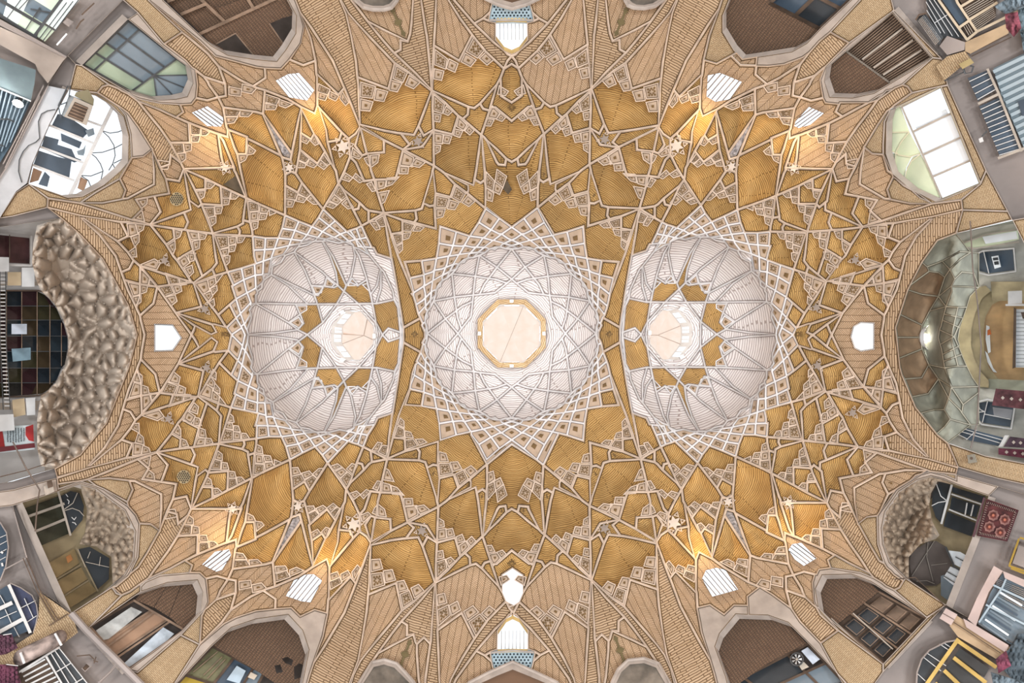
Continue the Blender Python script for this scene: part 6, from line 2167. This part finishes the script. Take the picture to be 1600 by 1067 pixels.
for q in ('1500,1012 1546,1044 1538,1058 1492,1024', '1488,1030 1535,1064 1522,1090 1478,1044', '1474,1052 1515,1092 1495,1112 1462,1070'):
    panel(w, 'pane', P(q), 0.05, Iron(), step=40)
bars(w, 'yellow_bar', ['1497,999 1470,1037 1440,1080 1425,1112', '1491,1028 1540,1066', '1476,1048 1520,1090', '1496,1001 1556,1042', '1462,1068 1500,1112'], 6.0, -0.04, ye, 0.1)
bars(w, 'arch_bar', ['1496,1000 1478,1003 1452,1016 1440,1030 1433,1050 1430,1112'], 2.5, -0.04, Plast(), 0.08)
bars(w, 'white_bar', ['1442,1026 1470,1048', '1448,1020 1478,1040', '1468,1006 1486,1018', '1474,1004 1490,1014', '1433,1052 1446,1064'], 1.3, 0.0, Wd_white(), 0.04)
for k, (q, c, lb) in enumerate((('1562,1025 1576,1015 1590,990 1648,985 1648,1060 1600,1080 1566,1045', (0.09, 0.11, 0.125), 'dark grey garments hanging at the lower corner edge'),
                                ('1556,1030 1572,1016 1580,1040 1560,1052', (0.20, 0.05, 0.08), 'pink and red scarf hanging beside the yellow window frame'),
                                ('1548,1050 1600,1066 1648,1070 1648,1112 1560,1112', (0.14, 0.17, 0.19), 'grey-blue folded cloth pile at the lower corner'))):
    o = empty('hanging_garment', rw(*centre(P(q)), -0.3), label=lb, cat='garment', group='garments hanging in the lower corner')
    pp2 = orient(P(q)); vs, tris = mesh2d(pp2, 4.0)
    mb = MB(); mb.add([rw(x, y, (-0.12, -0.5, -0.85)[k] + 0.08 * math.sin(x * 0.8 + k) * math.cos(y * 0.6)) for x, y in vs], tris)
    mb.build('cloth', plain('garment_%d' % k, c, 0.95, noise=0.6, scale=6), o, smooth=True)
    bars(o, 'hanging_cord', [[pp2[0], lerp(pp2[0], pp2[1], 0.5)]], 1.0, -0.35, Iron(), 0.03)

# ------------------------------------------------------------------ corner of the rolled mat
w = empty('window_35', rw(5, 865), label='narrow dark arched window at the edge under the small stucco niche', cat='window', kind='structure')
panel(w, 'pane', P('-46,800 0,817 9,832 12,855 8,885 0,905 -46,925'), 0.02, G_blue(), step=40)
bars(w, 'bar', ['-46,860 11,835', '-46,875 11,845', '-46,888 10,858', '-46,900 9,870'], 1.0, -0.02, Wd_white(), 0.03)
bars(w, 'arch_bar', ['0,816 10,832 13,855 9,885 0,907'], 2.0, -0.04, Plast(), 0.06)
bars(w, 'door_knob', ['2,862 4,864', '3,880 4,884'], 3.0, -0.05, Wd_white(), 0.05)
w = empty('window_36', rw(25, 950), label='arched window with thick white frame above the purple textiles', cat='window', kind='structure')
panel(w, 'pane', P('-46,950 10,915 24,930 46,985 10,1000 -46,1020'), 0.05, G_blue(), step=40)
panel(w, 'fan_pane', P('16,912 30,918 48,930 56,945 58,960 55,975 50,987 44,985'), 0.05, plain('pane_indigo', (0.07, 0.075, 0.12), 0.15, noise=0.3), step=30)
bars(w, 'white_bar', ['14,914 47,988'], 5.0, -0.05, Wd_white(), 0.1)
bars(w, 'white_bar', ['-46,972 18,942', '-46,1012 34,968'], 6.0, -0.04, Wd_white(), 0.08)
bars(w, 'thin_bar', ['8,952 18,974', '-20,975 26,955', '22,980 30,995', '32,950 56,938', '42,972 57,962', '38,935 52,965', '0,930 8,944'], 1.2, 0.0, Wd_white(), 0.04)
bars(w, 'arch_bar', ['16,911 32,918 50,930 57,945 59,960 56,975 52,988'], 1.8, -0.03, Plast(), 0.06)
pi = empty('tan_pier', rw(70, 985), label='tan brick pier face carrying the rolled mat', cat='pier')
panel(pi, 'pier_face', P('62,925 112,960 122,988 98,1006 0,1050 -46,1075 -46,1040 0,1023 52,990 60,965'), -0.04, WallBrick(), t=0.08, step=30)
bars(pi, 'conduit', ['76,978 106,959', '41,870 62,922 90,968', '36,872 58,924 85,970'], 1.6, -0.1, Wd_dark(), 0.04)
bars(pi, 'white_conduit', ['6,890 40,872', '22,800 42,872'], 1.8, -0.1, Plast(), 0.04)
rm = empty('rolled_mat', rw(62, 1010, -0.3), label='rolled grey-brown mat tied under the white framed arched window', cat='mat')
mb = MB(); mb.tube([rw(x, y, -0.22) for x, y in P('30,1028 50,1018 75,1006 95,995')], [0.095, 0.105, 0.105, 0.10], seg=12); mb.build('roll', plain('mat_brown', (0.30, 0.23, 0.20), 0.95, noise=0.45, scale=9), rm, smooth=True)
for q in ('86,990 96,1008', '32,1020 38,1036'):
    pa, pb = P(q); mb = MB(); mb.tube([rw(*pa, -0.33), rw(*lerp(pa, pb, 0.5), -0.36), rw(*pb, -0.33)], 0.012); mb.build('tie', Wd_white(), rm)
w = empty('window_37', rw(95, 1050), label='barred window of dark panes beside white louvres, below the rolled mat', cat='window', kind='structure')
a, b, c, d = (73, 1024), (92, 1012), (146, 1080), (112, 1100)
panes(w, a, b, c, d, [0, 0.33, 0.66, 1], [0, 0.35, 0.7, 1], 0.0, [Iron()], Wd_white(), 1.6)
panel(w, 'louver_back', P('30,1050 70,1026 110,1100 40,1112'), 0.05, Wd_dark(), step=40)
for k in range(10):
    u = k / 9
    bars(w, 'louver', [[lerp((34, 1050), (60, 1112), u), lerp((70, 1030), (108, 1092), u)]], 2.6, 0.0, Wd_white(), 0.05)
bars(w, 'frame', ['30,1050 72,1024 93,1011', '72,1026 114,1098'], 3.0, -0.04, Wd_white(), 0.06)
pw = empty('pipe_run', rw(160, 1005), label='long pale pipe running along the foot of the curtained arch', cat='pipe')
mb = MB(); mb.tube([rw(x, y, -0.12) for x, y in P('111,958 135,985 160,1010 185,1034 215,1064 250,1098')], 0.035); mb.build('pipe', Plast(), pw)
mb = MB(); mb.tube([rw(x, y, -0.10) for x, y in P('182,1038 172,1050 155,1066')], 0.02); mb.build('branch', Plast(), pw)
pv = empty('wall_vent', rw(134, 1042), label='small square dark vent in the pale plaster beside the barred window', cat='vent')
panel(pv, 'opening', P('128,1044 135,1036 141,1041 133,1049'), -0.03, Wd_dark(), t=0.03, step=30)
frame(pv, 'rim', P('128,1044 135,1036 141,1041 133,1049'), 1.2, -0.05, Plast())
bars(pv, 'bracket', ['146,1032 153,1034', '150,1026 147,1036', '120,1025 140,1023 147,1030'], 1.8, -0.1, Wd_dark(), 0.05)
for k, (q, c, lb) in enumerate((('-46,985 5,992 18,990 28,1012 10,1022 -46,1030', (0.11, 0.04, 0.06), 'purple striped textile hanging below the white framed arched window'),
                                ('-46,1040 10,1038 28,1040 34,1075 -46,1112', (0.13, 0.035, 0.06), 'dark magenta textile bundle at the lower edge beside the rolled mat'))):
    o = empty('hanging_textile', rw(*centre(P(q)), -0.2), label=lb, cat='textile', group='textiles in the corner of the rolled mat')
    pp2 = orient(P(q)); vs, tris = mesh2d(pp2, 4.0)
    mb = MB(); mb.add([rw(x, y, -0.2 + 0.08 * math.sin(x * 0.9)) for x, y in vs], tris)
    mb.build('cloth', plain('textile_%d' % k, c, 0.95, noise=0.55, scale=6), o, smooth=True)
    bars(o, 'hanging_cord', [[pp2[1], pp2[2]]], 1.2, -0.3, Wd_white(), 0.03)
# meter box on the pier beside the great stucco niche, loudspeaker on the opposite pier
bx = empty('meter_box', rw(75, 755, -0.1), label='grey meter box with slotted lid on the pier beside the dark paned window', cat='box')
panel(bx, 'body', P('68,760 82,754 85,768 71,774'), -0.18, Wd_pale(), t=0.2, step=30)
panel(bx, 'lid', P('73,752 81,750 83,760 75,763'), -0.2, Wd_dark(), t=0.04, step=30)
sp = empty('loudspeaker', rw(1517, 718, -0.1), label='small square grey loudspeaker on the brick pier below the brick niche', cat='speaker')
panel(sp, 'body', P('1511,711 1523,709 1527,722 1513,724'), -0.28, plain('speaker_grey', (0.22, 0.20, 0.16), 0.7), t=0.3, step=30)
panel(sp, 'cone', [(1518 + 2.2 * math.cos(t), 716 + 2.2 * math.sin(t)) for t in np.linspace(0, 5.6, 9)], -0.30, Wd_dark(), t=0.03, step=30)
for k, pts in enumerate(('1484,1000 1400,1050 1380,1052', )):
    pass
# cables strung along the walls
for pts, lb in (('1516,345 1520,420 1527,470 1533,540 1530,600 1527,660 1517,700', 'thin black cable strung across the mouth of the deep brick niche'),
                ('1397,905 1430,902 1470,940 1478,948', 'black cable looping below the small niche beside the medallion rug'),
                ('0,745 40,735 80,722 110,716', 'pale curtain rod cable at the foot of the great stucco niche'),
                ('20,690 40,730 62,765 58,790 55,830', 'black cable running down past the meter box')):
    o = empty('strung_cable', rw(*P(pts)[0], 0.2), label=lb, cat='cable', group='cables strung along the walls')
    mb = MB(); mb.tube([rw(x, y, -0.15 - (0.25 if 'meter' in lb else 0)) for x, y in P(pts)], 0.008); mb.build('cable', Wd_dark(), o)
# ------------------------------------------------------------------ stars, plaques and pierced grilles set into the vault
star_w = plain('star_plaster', (0.62, 0.52, 0.44), 0.7, noise=0.05)
star_d = plain('star_stone', (0.30, 0.24, 0.20), 0.7, noise=0.1)
def star_poly(x, y, r, n=6, f=0.52, rot=0.0):
    return [(x + (r if k % 2 == 0 else r * f) * math.cos(rot + math.pi * k / n), y + (r if k % 2 == 0 else r * f) * math.sin(rot + math.pi * k / n)) for k in range(2 * n)]
def plate(parent, name, poly, d, t, mat):
    poly = orient(poly); n = len(poly)
    vs, tris = mesh2d(poly, 30.0)
    mb = MB(); mb.add([at(x, y, d) for x, y in vs], tris)
    mb.add([at(x, y, d) for x, y in poly] + [at(x, y, d + t) for x, y in poly], [(i, (i + 1) % n, n + (i + 1) % n, n + i) for i in range(n)])
    return mb.build(name, mat, parent)
for q in range(4):
    for x, y, r, kind in STARS:
        c = quarter(q, [(x, y)])[0]
        par = bay_of(*c)
        s = plate(par, 'star', star_poly(c[0], c[1], r, rot=0.3), -0.02, 0.16, star_w if kind == 'light' else star_d)
        for k in range(6):
            t = 0.3 + math.pi * (k + 0.5) / 3
            if kind == 'light' or k % 2 == 0:
                cx, cy = c[0] + r * 1.12 * math.cos(t), c[1] + r * 1.12 * math.sin(t)
                tri = [(cx + r * 0.45 * math.cos(t + 2.094 * j), cy + r * 0.45 * math.sin(t + 2.094 * j)) for j in range(3)]
                tt = plate(par, 'star_tile', tri, 0.0, 0.12, M_rib())
                plate(tt, 'inlay', [(cx + (a - cx) * 0.45, cy + (b - cy) * 0.45) for a, b in tri], -0.01, 0.05, M_inlay())
    # long knotted brick ornament on the herringbone fields
    ax = quarter(q, P('612,13 623,36 632,56'))
    par = bay_of(*ax[1])
    orn = MB()
    def blk(u, w, l):
        c = lerp(ax[0], ax[2], u); dx, dy = ax[2][0] - ax[0][0], ax[2][1] - ax[0][1]; L = math.hypot(dx, dy); ux, uy = dx / L, dy / L
        o = [(c[0] + ux * l * i - uy * w * j, c[1] + uy * l * i + ux * w * j) for i, j in ((-1, -1), (1, -1), (1, 1), (-1, 1))]
        A = [at(x, y, 0.05) for x, y in o]; B = [at(x, y, 0.16) for x, y in o]
        orn.add(A + B, [(0, 1, 2, 3)] + [(i, (i + 1) % 4, 4 + (i + 1) % 4, 4 + i) for i in range(4)])
    for u, w, l in ((0.02, 2.2, 1.4), (0.09, 4.0, 1.6), (0.16, 2.4, 1.4), (0.30, 1.6, 5.5), (0.45, 4.2, 1.5), (0.51, 6.5, 1.8), (0.57, 4.2, 1.5), (0.72, 1.6, 5.5), (0.86, 2.4, 1.4), (0.92, 3.6, 1.6), (0.99, 2.0, 1.2)):
        blk(u, w, l)
    orn.build('knot_ornament', plain('ornament_olive', (0.15, 0.115, 0.05), 0.7), par)
    # drop-shaped inlays of the slender fields
    for x, y in ((220, 226), (182, 296), (190, 360), (671, 309), (642, 338), (727, 292), (750, 274), (783, 250)):
        c = quarter(q, [(x, y)])[0]; u = (CX - c[0], CY - c[1]); L = math.hypot(*u); u = (u[0] / L, u[1] / L)
        pts = [(c[0] + u[0] * 4.5, c[1] + u[1] * 4.5), (c[0] - u[1] * 1.7 - u[0] * 1.5, c[1] + u[0] * 1.7 - u[1] * 1.5), (c[0] - u[0] * 3, c[1] - u[1] * 3), (c[0] + u[1] * 1.7 - u[0] * 1.5, c[1] - u[0] * 1.7 - u[1] * 1.5)]
        plate(bay_of(*c), 'drop_inlay', pts, 0.05, 0.06, M_inlay())
    # slender sliver set with mirror glass
    sl = quarter(q, P('415,186 454,240 452,247 443,243'))
    mir = plain('mirror_chips', (0.62, 0.60, 0.62), 0.15, 0.7, noise=0.5, scale=14)
    plate(bay_of(*sl[0]), 'mirror_sliver', sl, 0.03, 0.05, mir)
    # large interlace on axis of the long sides and on the crown of the transverse arches
for (x, y, r) in ((799.5, 168, 10), (799.5, 880, 10)):
    mb = MB(); interlace(orient([(x - r, y), (x, y - r), (x + r, y), (x, y + r)]), mb, 0.10); mb.build('knot_ornament', M_inlay(), ceil_c)
for (x, y, r) in ((648, 522, 8), (952, 522, 8)):
    mb = MB(); interlace(orient([(x - r, y), (x, y - r), (x + r, y), (x, y + r)]), mb, 0.04); mb.build('knot_ornament', M_inlay(), ceil_c)
for (x, y, r) in ((352, 522, 9), (1247, 522, 9)):
    mb = MB(); interlace(orient([(x - r, y - 4), (x + r, y - 6), (x + r, y + 6), (x - r, y + 4)]), mb, 0.06); mb.build('knot_ornament', M_inlay(), bay_of(x, y))
# pierced round vents beside the stucco niche
for (x, y), lb in (((276, 311), 'round pierced dark vent in the vault below the bright arched window'), ((287, 745), 'round pierced dark vent in the vault above the small stucco niche')):
    v = empty('pierced_vent', at(x, y, 0.15), label=lb, cat='vent', group='round pierced vents of the vault')
    plate(v, 'plate', [(x + 11 * math.cos(t), y + 11 * math.sin(t)) for t in np.linspace(0, 2 * math.pi, 13)[:-1]], 0.12, 0.2, plain('vent_clay', (0.42, 0.32, 0.18), 0.8))
    for i in range(-3, 4):
        for j in range(-3, 4):
            cx, cy = x + i * 3.1 + (1.55 if j % 2 else 0), y + j * 2.8
            if math.hypot(cx - x, cy - y) < 9.5:
                plate(v, 'hole', [(cx + 1.25 * math.cos(t), cy + 1.25 * math.sin(t)) for t in np.linspace(0, 2 * math.pi, 7)[:-1]], 0.11, 0.02, plain('vent_dark', (0.015, 0.012, 0.01), 0.9))
# dark brown fields where pieces are missing
for pts, par in (('349,288 369,274 382,305', ceil_l), ('785,294 792,281 800,296 794,304', ceil_c)):
    plate(par, 'dark_field', P(pts), 0.03, 0.1, plain('dark_fill', (0.09, 0.065, 0.04), 0.9, noise=0.25))

# ------------------------------------------------------------------ low arches at the foot of the long sides
def low_arch(outer, inner, label, mat):
    outer, inner = P(outer), P(inner)
    root = empty('blind_arch', at(*centre(inner), 0.0), label=label, cat='arch', group='low arches of the long sides')
    band = orient(clean(outer + inner[::-1]))
    plate(root, 'moulding', band, -0.10, 0.25, Stone())
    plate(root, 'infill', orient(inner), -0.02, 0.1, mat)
    mb = MB(); pts = [lerp(a, b, 0.12) for a, b in zip(outer, inner)] if len(outer) == len(inner) else outer
    mb.tube([at(x, y, -0.12) for x, y in pts], 0.035); mb.build('bead', Stone(), root)
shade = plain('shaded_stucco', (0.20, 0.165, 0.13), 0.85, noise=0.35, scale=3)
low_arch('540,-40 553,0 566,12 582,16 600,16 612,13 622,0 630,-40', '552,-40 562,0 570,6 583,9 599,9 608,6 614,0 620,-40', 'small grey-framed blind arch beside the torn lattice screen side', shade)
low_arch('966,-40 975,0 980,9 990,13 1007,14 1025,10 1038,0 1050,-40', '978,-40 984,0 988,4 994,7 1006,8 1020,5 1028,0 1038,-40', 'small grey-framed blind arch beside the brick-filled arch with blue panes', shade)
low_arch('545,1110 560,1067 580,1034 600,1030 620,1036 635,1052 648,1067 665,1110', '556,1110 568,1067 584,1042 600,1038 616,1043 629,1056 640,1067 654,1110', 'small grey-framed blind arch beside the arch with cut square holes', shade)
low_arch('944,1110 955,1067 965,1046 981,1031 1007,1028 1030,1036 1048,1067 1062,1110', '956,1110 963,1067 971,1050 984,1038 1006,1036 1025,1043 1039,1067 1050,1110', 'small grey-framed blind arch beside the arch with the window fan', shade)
low_arch('700,1110 730,1067 765,1049 801,1033 836,1049 874,1067 905,1110', '722,1110 752,1067 776,1056 801,1046 826,1056 852,1067 882,1110', 'wide low arch of brown brick under the turquoise grille on the sunlit side', Tymp())
low_arch('715,-40 752,-4 776,8 800,15 824,8 848,-4 885,-40', '735,-40 764,-8 782,-1 800,4 818,-1 836,-8 865,-40', 'wide low arch of brown brick under the turquoise grille on the torn screen side', Tymp())
